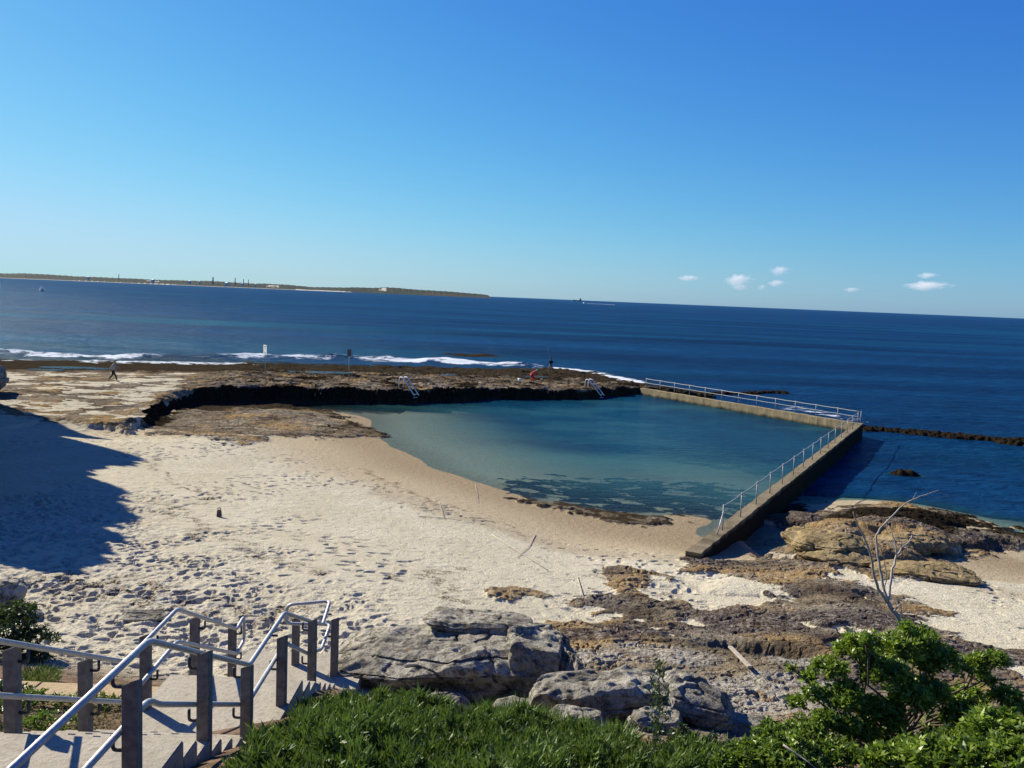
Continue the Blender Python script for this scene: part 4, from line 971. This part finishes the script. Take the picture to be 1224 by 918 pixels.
# leaf litter
n = 5000; q = np.c_[rng.uniform(-8, XL-.35, n), rng.uniform(8.6, 11.4, n)]
link('leaf_litter', leaves_mesh('leaf_litter', np.c_[q, base(q[:, 0], q[:, 1])+rng.uniform(.0, .05, n)], np.c_[rng.normal(0, 1, (n, 2)), rng.normal(0, .25, n)], rng.uniform(.03, .07, n), rng.uniform(.012, .03, n), rng.uniform(0, 1, n)), DRY, kind='stuff', label='brown leaf litter under the plants left of the stairs', category='leaf litter')

# shrubs crowning the headland at the left
for i in range(16):
    k = (i+.5)/16; y = 26+k*36; zt = float(np.interp(y, RY, RZ)); x = -.635*y-3.2-1.2*(i % 2)
    if zt < 3.4: continue
    shrub((x, y, zt-.5), [(0, 0, .35, 1.0, .6), (.9, .5, .2, .8, .6), (-.9, -.4, .2, .9, .6)], 3000, .16, 'dense coastal shrub on top of the headland at the left', 120+i, LEAFD, group='coastal shrubs on the headland', whorl=7)

# dead branches ------------------------------------------------------------
b0 = atD(1082, 760, 10.4); L0 = Vector((b0.x, b0.y, gbase(b0.x, b0.y)))
def PT(px, py, D_=10.4): return atD(px, py, D_)-L0
bm = bmesh.new()
def path(pts, r0, r1, D_=10.4, dd=0):
    P = [PT(px, py, D_+dd*i/len(pts)) for i, (px, py) in enumerate(pts)]; Pn = []
    for a, b in zip(P[:-1], P[1:]):
        for k in range(3): Pn.append(a.lerp(b, k/3)+Vector((random.uniform(-1, 1), random.uniform(-1, 1), random.uniform(-1, 1)))*.006)
    Pn.append(P[-1]); m = len(Pn); bm_tube(bm, Pn, [.74*(r0+(r1-r0)*i/(m-1)) for i in range(m)], 8, 1)
base_p = PT(1082, 760); bm_tube(bm, [Vector((base_p.x+.12, 0, -.2)), Vector((base_p.x+.05, 0, base_p.z*.5)), base_p], [.042, .038, .031], 8, 1)
path([(1082,760),(1076,742),(1068,730),(1061,720)], .042, .034)
path([(1061,720),(1050,704),(1045,690),(1043,672),(1038,655),(1030,636),(1024,625),(1020,612)], .026, .008, dd=-.5)
path([(1061,720),(1056,700),(1052,680),(1049,660),(1047,640),(1052,632),(1062,622),(1075,608),(1090,597),(1105,592),(1122,586)], .024, .006, dd=.5)
path([(1061,720),(1064,700),(1067,680),(1072,664),(1078,655),(1086,648),(1090,640)], .026, .007, dd=.7)
path([(1072,664),(1070,648),(1066,636),(1062,628)], .012, .005, dd=.2)
path([(1057,705),(1060,690),(1057,668),(1050,648)], .010, .004, dd=-.4)
path([(1068,730),(1077,722),(1079,740)], .014, .009, 10.3)
path([(1078,655),(1076,640),(1078,630)], .008, .003, dd=.2); path([(1038,655),(1040,640)], .006, .003)
path([(1030,636),(1022,634),(1016,628)], .006, .003); path([(1090,597),(1096,588)], .005, .002)
o = bmesh_obj('dead_tree', bm, DEADW, None, True, label='bare bleached dead tree with thin forked branches behind the tall shrub', category='dead tree'); o.location = L0
def stick(pts, D_, r, label, mat=DEADW):
    P = [atD(px, py, d) for (px, py), d in zip(pts, D_)]; o0 = P[0].copy()
    o = tube_obj('stick', [p-o0 for p in P], r, mat, None, 7, r*.5, label=label, category='stick'); o.location = o0
stick([(936,890),(950,900),(962,908),(975,918)], [7.6, 7.55, 7.5, 7.4], .009, 'dead twig lying across the low spreading shrub', DEADW)
p = hit(872, 783); p2 = hit(896, 806)
P = [p+Vector((0, 0, .16)), p.lerp(p2, .5)+Vector((0, 0, .14)), p2+Vector((0, 0, .12))]; o0 = P[1].copy()
bm = bmesh.new(); d = (P[2]-P[0]); bm_box(bm, -d.length/2, d.length/2, -.045, .045, -.02, .02, .008); 
pl = bmesh_obj('driftwood_plank', bm, PALEW, None, False, label='pale driftwood plank lying across the brown rock pool', category='plank'); pl.location = o0; pl.rotation_euler = (0, math.atan2(P[0].z-P[2].z, d.to_2d().length), math.atan2(d.y, d.x))
# sticks and logs washed up on the sand
G4 = 'pale sticks washed up on the sand'
for i, (a, b, r, lab) in enumerate([((588,640),(655,683),.018,'long pale stick pointing towards the rock platform'),((640,640),(618,668),.014,'short pale stick crossing the long one'),((690,690),(700,725),.016,'pale stick half buried above the brown rocks'),((500,618),(545,622),.014,'pale stick lying on the middle of the beach'),((525,600),(532,622),.013,'short pale stick near the waterline'),((568,580),(572,602),.012,'pale stick closest to the pool edge')]):
    pa = hit(*a); pb = hit(*b); m = pa.lerp(pb, .5)+Vector((random.uniform(-.1, .1), 0, 0)); m.z = gz(m.x, m.y)
    P = [pa+Vector((0, 0, .02)), m+Vector((0, 0, .03)), pb+Vector((0, 0, .02))]; o = tube_obj('stick', [q_-P[0] for q_ in P], r, PALEW, None, 7, r*.5, label=lab, category='stick', group=G4); o.location = P[0]
# bag on the sand
p = hit(262, 618); root = empty('beach_bag', p, label='small dark purple bag standing alone on the smooth sand', category='bag')
bm = bmesh.new(); bm_box(bm, -.085, .085, -.06, .06, 0, .24, .02)
for v in bm.verts: v.co.x *= 1-.25*(v.co.z/.26); v.co.y *= 1-.4*(v.co.z/.26)
bmesh_obj('bag_body', bm, PURPLE, root)
for s in (-1, 1): tube_obj('strap', smooth_path([(-.05, s*.03, .24), (-.04, s*.04, .31), (.04, s*.04, .31), (.05, s*.03, .24)], .03), .008, PURPLE, root, 6)

# ---------------------------------------------------------------- people
def skin_obj(name, chains, mat, parent=None, lvl=1, root_first=True):
    """chains: list of lists of (co, radius); equal coordinates are joined"""
    me = bpy.data.meshes.new(name); idx = {}; vs = []; rs = []; es = []
    def vid(c, r):
        k = tuple(round(x, 4) for x in c)
        if k not in idx: idx[k] = len(vs); vs.append(c); rs.append(r)
        return idx[k]
    for ch in chains:
        ids = [vid(c, r) for c, r in ch]
        for a, b in zip(ids[:-1], ids[1:]): es.append((a, b))
    me.from_pydata(vs, es, []); o = bpy.data.objects.new(name, me); COL.objects.link(o)
    md = o.modifiers.new('skin', 'SKIN'); md.use_smooth_shade = True
    for i, sv in enumerate(me.skin_vertices[0].data):
        r = rs[i]; sv.radius = (r, r) if not isinstance(r, tuple) else r; sv.use_root = (i == 0)
    s2 = o.modifiers.new('sub', 'SUBSURF'); s2.levels = lvl; s2.render_levels = lvl
    dg = bpy.context.evaluated_depsgraph_get(); dg.update(); m2 = bpy.data.meshes.new_from_object(o.evaluated_get(dg))
    bpy.data.objects.remove(o); bpy.data.meshes.remove(me); m2.name = name
    m2.materials.clear(); return link(name, m2, mat, parent)
def person(loc, rotz, label, pose, top, bottom, hair, hat=None, scale=1.0, barelegs=False):
    """pose: dict of joints in metres (x right, y forward, z up)"""
    root = empty('person', loc, label=label, category='person'); root.rotation_euler = (0, 0, rotz); root.scale = (scale,)*3
    g = {k: Vector(v) for k, v in pose.items()}
    pv, ch, nk, hd = g['pelvis'], g['chest'], g['neck'], g['head']
    ax = (hd-nk).normalized()
    body = [[(pv, .11), (pv.lerp(ch, .5), .105), (ch, .125), (nk, .058), (nk.lerp(hd, .45), .055), (hd-ax*.03, .082), (hd+ax*.06, .092), (hd+ax*.125, .06)]]
    top_ch = [[(pv+Vector((0, 0, .0)), .135), (pv.lerp(ch, .5), .135), (ch, .155), (nk-(nk-ch)*.2, .085)]]
    bot_ch = [[(pv.lerp(ch, .25), .135), (pv, .14)]]
    for s in ('l', 'r'):
        sh, el, wr = g['sh'+s], g['el'+s], g['wr'+s]; hp, kn, an, toe = g['hip'+s], g['kn'+s], g['an'+s], g['toe'+s]
        hd_ = (wr-el).normalized(); palm = wr+hd_*.055
        body.append([(ch, .125), (sh, .06), (sh.lerp(el, .5), .047), (el, .038), (wr, .026), (palm, .036)])
        sd_ = hd_.cross(Vector((0, 1, .3))).normalized()
        for k in range(4):
            o_ = sd_*(k-1.5)*.019; ln = (.07, .08, .075, .06)[k]; b_ = palm+hd_*.025+o_
            body.append([(palm, .036), (b_, .011), (b_+hd_*ln*.5, .009), (b_+hd_*ln*.85+Vector((0, .018, -.004)), .007)])
        body.append([(palm, .036), (palm-sd_*.04-hd_*.005, .012), (palm-sd_*.055+hd_*.03, .009)])
        body.append([(pv, .11), (hp, .085), (hp.lerp(kn, .5), .072), (kn, .052), (kn.lerp(an, .4), .050), (an, .036), (an.lerp(toe, .3)+Vector((0, 0, -.035)), .036), (toe, .028)])
        top_ch.append([(ch, .155), (sh, .078), (sh.lerp(el, .5), .062), (el, .052)]+([(el.lerp(wr, .85), .040)]))
        e_ = kn.lerp(an, .88) if not barelegs else hp.lerp(kn, .95)
        bot_ch.append([(pv, .14), (hp, .108), (hp.lerp(kn, .5), .092), (kn, .072)]+([(kn.lerp(an, .5), .065), (e_, .060)] if not barelegs else []))
    # face: nose and ears as small skin chains on the same body, eyes and mouth as children
    fw = g.get('face', Vector((0, 1, 0))).normalized(); side = fw.cross(ax).normalized()
    hc = hd+ax*.03
    body.append([(hd+ax*.06, .092), (hc+fw*.085, .018), (hc+fw*.108-ax*.02, .014)])
    for s in (-1, 1): body.append([(hd+ax*.06, .092), (hc+side*s*.088, .014), (hc+side*s*.098+ax*.03, .012)])
    bo = skin_obj('body', body, SKIN, root, 1)
    skin_obj('shirt', top_ch, top, root, 1); skin_obj('trousers' if not barelegs else 'shorts', bot_ch, bottom, root, 1)
    bm = bmesh.new()
    bm.free()
    for s in (-1, 1):
        bm = bmesh.new(); bmesh.ops.create_uvsphere(bm, u_segments=8, v_segments=6, radius=.012, matrix=Matrix.Translation(hc+fw*.084+side*s*.032+ax*.025))
        bmesh_obj('eye', bm, BLACKC, root, True)
    bm = bmesh.new(); bmesh.ops.create_uvsphere(bm, u_segments=8, v_segments=6, radius=.02, matrix=Matrix.Translation(hc+fw*.078-ax*.055)@Matrix.Diagonal((1.2, .4, .35, 1))); bmesh_obj('mouth', bm, REDC, root, True)
    bm = bmesh.new(); bmesh.ops.create_icosphere(bm, subdivisions=3, radius=.115); 
    for v in bm.verts:
        v.co = v.co*(1+.04*math.sin(v.co.x*60)*math.sin(v.co.y*50)); 
    bmesh.ops.translate(bm, verts=bm.verts, vec=hd+ax*.07-fw*.018)
    bmesh.ops.bisect_plane(bm, geom=bm.verts[:]+bm.edges[:]+bm.faces[:], plane_co=hd+ax*.055, plane_no=(-fw*.75-ax*-1.0).normalized(), clear_inner=True)
    bmesh_obj('hair', bm, hair, root, True)
    if hat is not None:
        bm = bmesh.new(); bmesh.ops.create_cone(bm, cap_ends=True, segments=20, radius1=.125, radius2=.10, depth=.09, matrix=Matrix.Translation(hd+ax*.16)); bm_box(bm, hd.x-.07, hd.x+.07, hd.y+.09, hd.y+.20, hd.z+.115, hd.z+.125); bmesh_obj('cap', bm, hat, root, True)
    for s in ('l', 'r'):
        an, toe = g['an'+s], g['toe'+s]
        skin_obj('shoe', [[(an+Vector((0, 0, -.02)), .05), (an.lerp(toe, .45)+Vector((0, 0, -.03)), .046), (toe, .038)]], BLACKC, root, 1)
    return root
walk = dict(pelvis=(0, 0, .95), chest=(0, .06, 1.33), neck=(0, .08, 1.50), head=(0, .11, 1.60), face=(0, 1, -.15),
  shl=(-.18, .06, 1.43), ell=(-.24, .24, 1.20), wrl=(-.22, .44, 1.10), shr=(.18, .06, 1.43), elr=(.24, -.14, 1.18), wrr=(.24, -.20, .93),
  hipl=(-.09, -.0, .90), knl=(-.10, -.06, .50), anl=(-.10, -.40, .16), toel=(-.10, -.28, .03), hipr=(.09, 0, .90), knr=(.10, .22, .50), anr=(.10, .34, .09), toer=(.10, .52, .03))
p = hit(135, 456.5); person((p.x, p.y, p.z+.02), R(-75), 'person in a grey top and dark trousers walking on the reef at the left', walk, GREYC, BLACKC, HAIRG, scale=1.0)
stand = dict(pelvis=(0, 0, .95), chest=(0, -.0, 1.33), neck=(0, .0, 1.50), head=(0, .03, 1.61), face=(0, 1, -.3),
  shl=(-.18, 0, 1.43), ell=(-.23, .10, 1.18), wrl=(-.10, .32, 1.15), shr=(.18, 0, 1.43), elr=(.25, .02, 1.16), wrr=(.08, .24, 1.08),
  hipl=(-.10, 0, .90), knl=(-.14, .03, .50), anl=(-.15, -.02, .09), toel=(-.17, .16, .03), hipr=(.10, 0, .90), knr=(.13, .04, .50), anr=(.16, 0, .09), toer=(.18, .18, .03))
p = hit(658, 446); pr = person((p.x, p.y, p.z+.0), R(10), 'person in a navy top fishing from the outer edge of the reef', stand, NAVY, KHAKI, HAIR, hat=NAVY, scale=1.05)
ro = empty('fishing_rod', (p.x, p.y, p.z), label='thin dark fishing rod held by the person in the navy top', category='fishing rod'); ro.rotation_euler = (0, 0, R(10))
tube_obj('rod', [(.08, .15, .95), (-.02, .42, 1.35), (-.12, 1.1, 2.3), (-.18, 1.7, 3.1)], .018, DARKM, ro, 6, .006)
bm = bmesh.new(); bmesh.ops.create_cone(bm, cap_ends=True, segments=12, radius1=.045, radius2=.045, depth=.06, matrix=Matrix.Translation((0, .36, 1.2))@Matrix.Rotation(PI/2, 4, 'Y')); bmesh_obj('reel', bm, DARKM, ro, True)
bend = dict(pelvis=(0, -.12, .78), chest=(0, .18, 1.02), neck=(0, .33, 1.08), head=(0, .42, 1.10), face=(0, .6, -.8),
  shl=(-.17, .24, 1.02), ell=(-.20, .34, .76), wrl=(-.14, .42, .52), shr=(.17, .24, 1.02), elr=(.21, .32, .76), wrr=(.16, .44, .54),
  hipl=(-.10, -.12, .74), knl=(-.12, .12, .46), anl=(-.12, -.06, .09), toel=(-.13, .12, .03), hipr=(.10, -.12, .74), knr=(.12, .14, .46), anr=(.13, -.04, .09), toer=(.14, .14, .03))
p = hit(636, 457.5); person((p.x, p.y, p.z), R(-60), 'person in a red top bending down on the reef left of the angler', bend, REDC, REDC, HAIRG, scale=1.1)
p = hit(621, 457); root = empty('fishing_bucket', p, label='small white bucket on the reef left of the person in red', category='bucket')
bm = bmesh.new(); bmesh.ops.create_cone(bm, cap_ends=True, segments=20, radius1=.15, radius2=.19, depth=.36, matrix=Matrix.Translation((0, 0, .2))); bmesh_obj('bucket_body', bm, WHITE, root, True)
tube_obj('handle', smooth_path([(-.19, 0, .36), (-.12, 0, .56), (.12, 0, .56), (.19, 0, .36)], .1), .012, DARKM, root, 6)

# ---------------------------------------------------------------- boats
def hull(L, W, H, mat, root, name='hull'):
    V = []; n = 16
    for i in range(n):
        s = i/(n-1); w = W/2*(1-max(0, (s-.55)/.45)**2.0)*(.9+.1*min(1, s*5)); sh = .18*H*s*s*2
        V += [(-w, L*(s-.5), H+sh), (-w*.82, L*(s-.5)*.98, H*.35), (0, L*(s-.5)*.95, -.15*H+.4*H*max(0, s-.7)), (w*.82, L*(s-.5)*.98, H*.35), (w, L*(s-.5), H+sh)]
    Qd = [(i*5+k, i*5+k+1, i*5+k+6, i*5+k+5) for i in range(n-1) for k in range(4)]
    Qd += [(i*5, i*5+5, i*5+9, i*5+4) for i in range(n-1)]+[]
    me = bpy.data.meshes.new(name); me.from_pydata(V, [], Qd+[(0, 4, 3, 2, 1)]); me.update(); return link(name, me, mat, root)
p = at(50, 348.5, 0); b = empty('motor_boat', (p.x, p.y, .1), label='small white motor boat lying in the bay at the left', category='boat'); b.rotation_euler = (0, 0, R(30)); b.scale = (1.3,)*3
hull(7, 2.5, 1.1, WHITE, b); bm = bmesh.new(); bm_box(bm, -.8, .8, -.8, 1.3, 1.1, 2.4, .15); bmesh_obj('cabin', bm, WHITE, b); bm = bmesh.new(); bm_box(bm, -.83, .83, -.3, 1.0, 1.75, 2.15, .02); bmesh_obj('window', bm, DARKM, b)
tube_obj('mast', [(0, -.9, 1.1), (0, -.9, 3.4)], .05, WHITE, b, 6); bm = bmesh.new(); bm_box(bm, -.3, .3, -3.9, -3.4, .4, 1.5, .06); bmesh_obj('outboard_motor', bm, DARKM, b)
p = at(698, 362.9, 0); b = empty('motor_boat', (p.x, p.y, .2), label='white speedboat trailing a wake near the horizon right of the headland', category='boat'); b.rotation_euler = (0, 0, R(20)); b.scale = (1.7,)*3
hull(7, 2.5, 1.1, WHITE, b); bm = bmesh.new(); bm_box(bm, -.8, .8, -.8, 1.3, 1.1, 2.1, .15); bmesh_obj('cabin', bm, WHITE, b)
# wake: foam lying on the water behind the speedboat
wk = bpy.data.meshes.new('wake'); V = []; nW = 40
for i in range(nW):
    s = i/(nW-1); w = 1.5+5*s
    for u in (-1, -.4, .4, 1): V.append((p.x+6+s*85, p.y-s*12+u*w*4*(.5+.5*random.random()), .75-.5*s+.35*(1-abs(u))))
Qd = [(i*4+k, i*4+k+1, i*4+k+5, i*4+k+4) for i in range(nW-1) for k in range(3)]
wk.from_pydata(V, [], Qd); wk.update(); FOAMM = mat_simple('foam', (.7, .73, .76), .9); link('boat_wake', wk, FOAMM, None, kind='structure')
p = at(690, 357.9, 0) if False else Vector((ray(690, 362).x/ray(690, 362).y*9000, 9000, 0))
b = empty('cargo_ship', (p.x, p.y, 0), label='distant grey ship on the horizon above the speedboat', category='ship'); b.rotation_euler = (0, 0, R(85))
hull(90, 14, 8, SIGNG, b); bm = bmesh.new(); bm_box(bm, -6, 6, -38, -22, 8, 22, .5); bm_box(bm, -4, 4, -36, -26, 22, 28, .5); bmesh_obj('superstructure', bm, SIGNG, b)

# ---------------------------------------------------------------- far shore
t = NT('far_land'); P = t.pos(); a = t.attr('A'); n = t.noise(.012, 6, .65, P); n2 = t.noise(.05, 4, .6, P)
c = t.mix(t.mr(n, .35, .65), (.020, .030, .028), (.040, .052, .042)); c = t.mix(t.mr(n2, .62, .72, 0, .2), c, (.12, .115, .10))
c = t.mix(a[0], c, (.55, .50, .42)); c = t.mix(a[1], c, (.05, .045, .035)); FAR = t.done(t.pbsdf(c, .95, t.bump(n2, 1, 12), spec=.1))
DF = 5600.
tp = [(-160,326,330),(-60,324.5,330),(0,325.3,331),(30,325.0,332),(60,326.2,333),(90,328,334),(150,330,336),(200,332.3,338),(250,333.2,340),(300,336,342),(315,336.3,342.6),(330,337.2,343.3),(345,337.6,344),(370,340.6,345),(400,341.2,346.3),(425,340.7,347.3),(445,341.5,348.2),(462,340.8,349),(475,341.8,349.6),(500,344,350.6),(530,345.6,352),(560,348.2,353.2),(575,349.4,353.8),(584,350.2,354.2),(587.5,350.6,354.5),(588.3,354.0,354.6)]
pxs = np.array([q_[0] for q_ in tp]); fx = np.linspace(-160, 588.3, 900); hpx = np.interp(fx, pxs, [q_[2]-q_[1] for q_ in tp])
nv = 26; V = []; Aa = []
for i, x in enumerate(fx):
    dr = ray(x, 360); Dd = DF+300*math.sin(x*.006)
    h = hpx[i]*Dd/F*(1+.02*math.sin(x*1.7))+ .9*math.sin(x*.9)+.6*math.sin(x*2.3)
    if x > 587.8: h = 2
    for k in range(nv):
        s = k/(nv-1); depth = s*900
        hh = h*(np.sin(min(1, s*1.9)*PI/2)**1.0 if s < .53 else math.cos((s-.53)/.47*PI/2*.9))
        yy = Dd+depth; V.append((dr.x/dr.y*yy-max(0, (x-575))*2.0*s*3, yy, max(-2, hh-.5)))
        beach = (hh < 3.8 and s < .3 and 20 < x < 420) or (hh < 2.2 and s < .3 and x < 330); Aa.append((1. if beach else 0., 1. if (x > 505 and hh < h*.5 and s < .5) else 0, 0))
V = np.array(V); Aa = np.array(Aa)
nz = fbm(V[:, 0], V[:, 1], .006, 4, 501)*3.2; V[:, 2] += np.where(V[:, 2] > 4, nz*np.clip(V[:, 2]/15, 0, 1), 0)
def dune(px0, px1, lo, hi):
    m = (np.repeat(fx, nv) > px0) & (np.repeat(fx, nv) < px1) & (V[:, 2] > lo) & (V[:, 2] < hi) & (np.tile(np.arange(nv), len(fx)) < nv*.55) & (fbm(V[:, 0], V[:, 2]*8, .02, 3, 555) > -.02); Aa[m, 0] = .8
dune(452, 461, 18, 40); dune(318, 333, 12, 26); dune(175, 190, 14, 24); dune(520, 535, 8, 13)
me = fast_mesh('far_headland', V, gridq(len(fx), nv)); set_attr(me, 'A', Aa); link('far_headland', me, FAR, None, kind='structure')
PALEB = mat_simple('pale_building', (.70, .66, .58), .8); 
CHIM = mat_simple('chimney_concrete', (.34, .34, .34), .8)
G5 = 'chimneys of the plant on the far shore'
for px, py0, py1, w, lab in [(254.5, 331.5, 339, 6, 'tallest grey chimney on the far shore, left of the others'), (281, 332.5, 339.5, 4, 'thin grey chimney on the far shore right of the tallest'), (291, 334, 340, 3.5, 'short chimney in the far shore cluster, next to the thin one'), (297, 334.5, 340, 3, 'rightmost short chimney of the far shore cluster'), (142, 328, 334, 3, 'small tower standing on the far shore left of the chimneys')]:
    d = ray(px, py1); D_ = 6050.; top = CZ+ray(px, py0).z/ray(px, py0).y*D_; 
    root = empty('chimney', (d.x/d.y*D_, D_, 3), label=lab, category='chimney', group=G5)
    tube_obj('stack', [(0, 0, 0), (0, 0, top-3)], w, CHIM, root, 10, w*.7); tube_obj('rim', [(0, 0, top-5), (0, 0, top-2)], w*.85, DARKM, root, 10)
G6 = 'pale low buildings on the far shore'
for i, (px, py, w, h, lab) in enumerate([(182, 334.2, 34, 10, 'long pale building on the far shore left of the chimneys'), (226, 335.8, 26, 9, 'pale building on the far shore left of the tallest chimney'), (270, 338.2, 36, 12, 'bright white shed on the far shore between the chimneys'), (289, 338.8, 20, 8, 'pale shed below the short chimneys on the far shore'), (105, 331, 20, 7, 'small pale building near the left end of the far shore'), (238, 336.3, 14, 8, 'narrow pale building just left of the tallest chimney'), (305, 339.6, 14, 7, 'small pale shed right of the chimney cluster')]):
    d = ray(px, py); D_ = 5720.; z = CZ+d.z/d.y*D_; root = empty('far_building', (d.x/d.y*D_, D_, z), label=lab, category='building', group=G6); root.rotation_euler = (0, 0, R(-72))
    w *= .36; h *= .36; dp = h*1.5; root.rotation_euler = (0, 0, R(-38))
    bm = bmesh.new(); bm_box(bm, -w, w, 0, 2*dp, -20, h*.18); bmesh_obj('wall', bm, PALEB, root)
    bm = bmesh.new(); bm_box(bm, -w-.6, w+.6, -.6, 2*dp+.6, h*.18+.05, h)
    for v in bm.verts:
        if v.co.z > h-.5: v.co.y = dp+(v.co.y-dp)*.06; v.co.x *= .8
    bmesh_obj('roof', bm, WHITE, root)

# ---------------------------------------------------------------- clouds
t = NT('cloud_vapour'); P = t.obj(); n = t.noise(1.5, 6, .62, P); ln = t.n('ShaderNodeVectorMath', {0: P}, operation='LENGTH').outputs['Value']
d = t.math('SUBTRACT', t.math('ADD', t.math('MULTIPLY', t.math('SUBTRACT', n, .5), 2.2), .72), ln)
dens = t.math('MULTIPLY', t.mr(d, 0, .5), .0055)
pv = t.n('ShaderNodeVolumePrincipled', {'Color': (1, 1, 1, 1), 'Density': dens, 'Anisotropy': 0.}); CLOUD = t.done(pv, True)
G7 = 'small white clouds low over the sea'
for i, (px, py, w, h, lab) in enumerate([(932, 323, 26, 12, 'highest small white cloud over the sea'), (882, 334, 36, 16, 'roundest bright white cloud, left of the highest one'), (886, 343, 24, 8, 'flat white cloud just below the roundest one'), (823, 332, 32, 7, 'faint thin cloud farthest left over the sea'), (928, 338, 24, 9, 'small flat cloud below the highest one'), (911, 343, 12, 7, 'tiny cloud between the round cloud and the flat one'), (1018, 346, 22, 6, 'faint flat cloud midway between the two cloud groups'), (1108, 329, 26, 8, 'small cloud above the long flat one at the right'), (1108, 341, 56, 12, 'long flat white cloud low over the sea at the right')]):
    D_ = 14000.; q_ = atD(px, py, D_); sc = D_/F
    bm = bmesh.new(); bmesh.ops.create_icosphere(bm, subdivisions=3, radius=1.25); o = bmesh_obj('cloud', bm, CLOUD, None, True, label=lab, category='cloud', group=G7)
    o.location = q_; o.scale = (w*.55*sc, w*.45*sc, h*.62*sc); o.rotation_euler = (0, 0, i*.0)

# ---------------------------------------------------------------- light
W = bpy.data.worlds.new('World'); S.world = W; W.use_nodes = True; nt = W.node_tree; nt.nodes.clear()
sky = nt.nodes.new('ShaderNodeTexSky'); sky.sky_type = 'NISHITA'; sky.sun_disc = False
sky.sun_elevation = SUN_EL; sky.sun_rotation = -SUN_AZ; sky.altitude = 0; sky.air_density = 1.0; sky.dust_density = .25; sky.ozone_density = 3.0
def wn(op, a, b):
    n = nt.nodes.new('ShaderNodeMath'); n.operation = op
    for i, v in enumerate((a, b)):
        if isinstance(v, bpy.types.NodeSocket): nt.links.new(v, n.inputs[i])
        else: n.inputs[i].default_value = v
    return n.outputs[0]
sep = nt.nodes.new('ShaderNodeSeparateColor'); nt.links.new(sky.outputs[0], sep.inputs[0]); cmb = nt.nodes.new('ShaderNodeCombineColor')
for i, (k, p_) in enumerate([(5.6/10, 1.52), (.885, 1.26), (.97, .6)]):
    v_ = wn('MULTIPLY', wn('POWER', wn('MULTIPLY', sep.outputs[i], .11), p_), k)
    nt.links.new(wn('DIVIDE', wn('MULTIPLY', v_, 5.8), wn('ADD', wn('MULTIPLY', wn('POWER', v_, 2.5), (1.4, .46, .12)[i]), 1.)), cmb.inputs[i])
bg = nt.nodes.new('ShaderNodeBackground'); bg.inputs[1].default_value = .10
ow = nt.nodes.new('ShaderNodeOutputWorld'); nt.links.new(cmb.outputs[0], bg.inputs[0]); nt.links.new(bg.outputs[0], ow.inputs[0])
sl = bpy.data.lights.new('sun', 'SUN'); sl.energy = 5.0; sl.angle = R(.53); sl.color = (1, .92, .75)
so = bpy.data.objects.new('sun', sl); COL.objects.link(so)
dirv = Vector((math.cos(SUN_EL)*-math.sin(SUN_AZ), math.cos(SUN_EL)*math.cos(SUN_AZ), math.sin(SUN_EL)))
so.rotation_euler = dirv.to_track_quat('Z', 'Y').to_euler(); so.location = (-30, 30, 60)
S.view_settings.view_transform = 'Standard'; S.view_settings.look = 'None'; S.view_settings.gamma = 1; S.view_settings.exposure = .85
S.cycles.volume_bounces = 3; S.cycles.volume_step_rate = 4; S.cycles.volume_max_steps = 64; S.cycles.transparent_max_bounces = 16
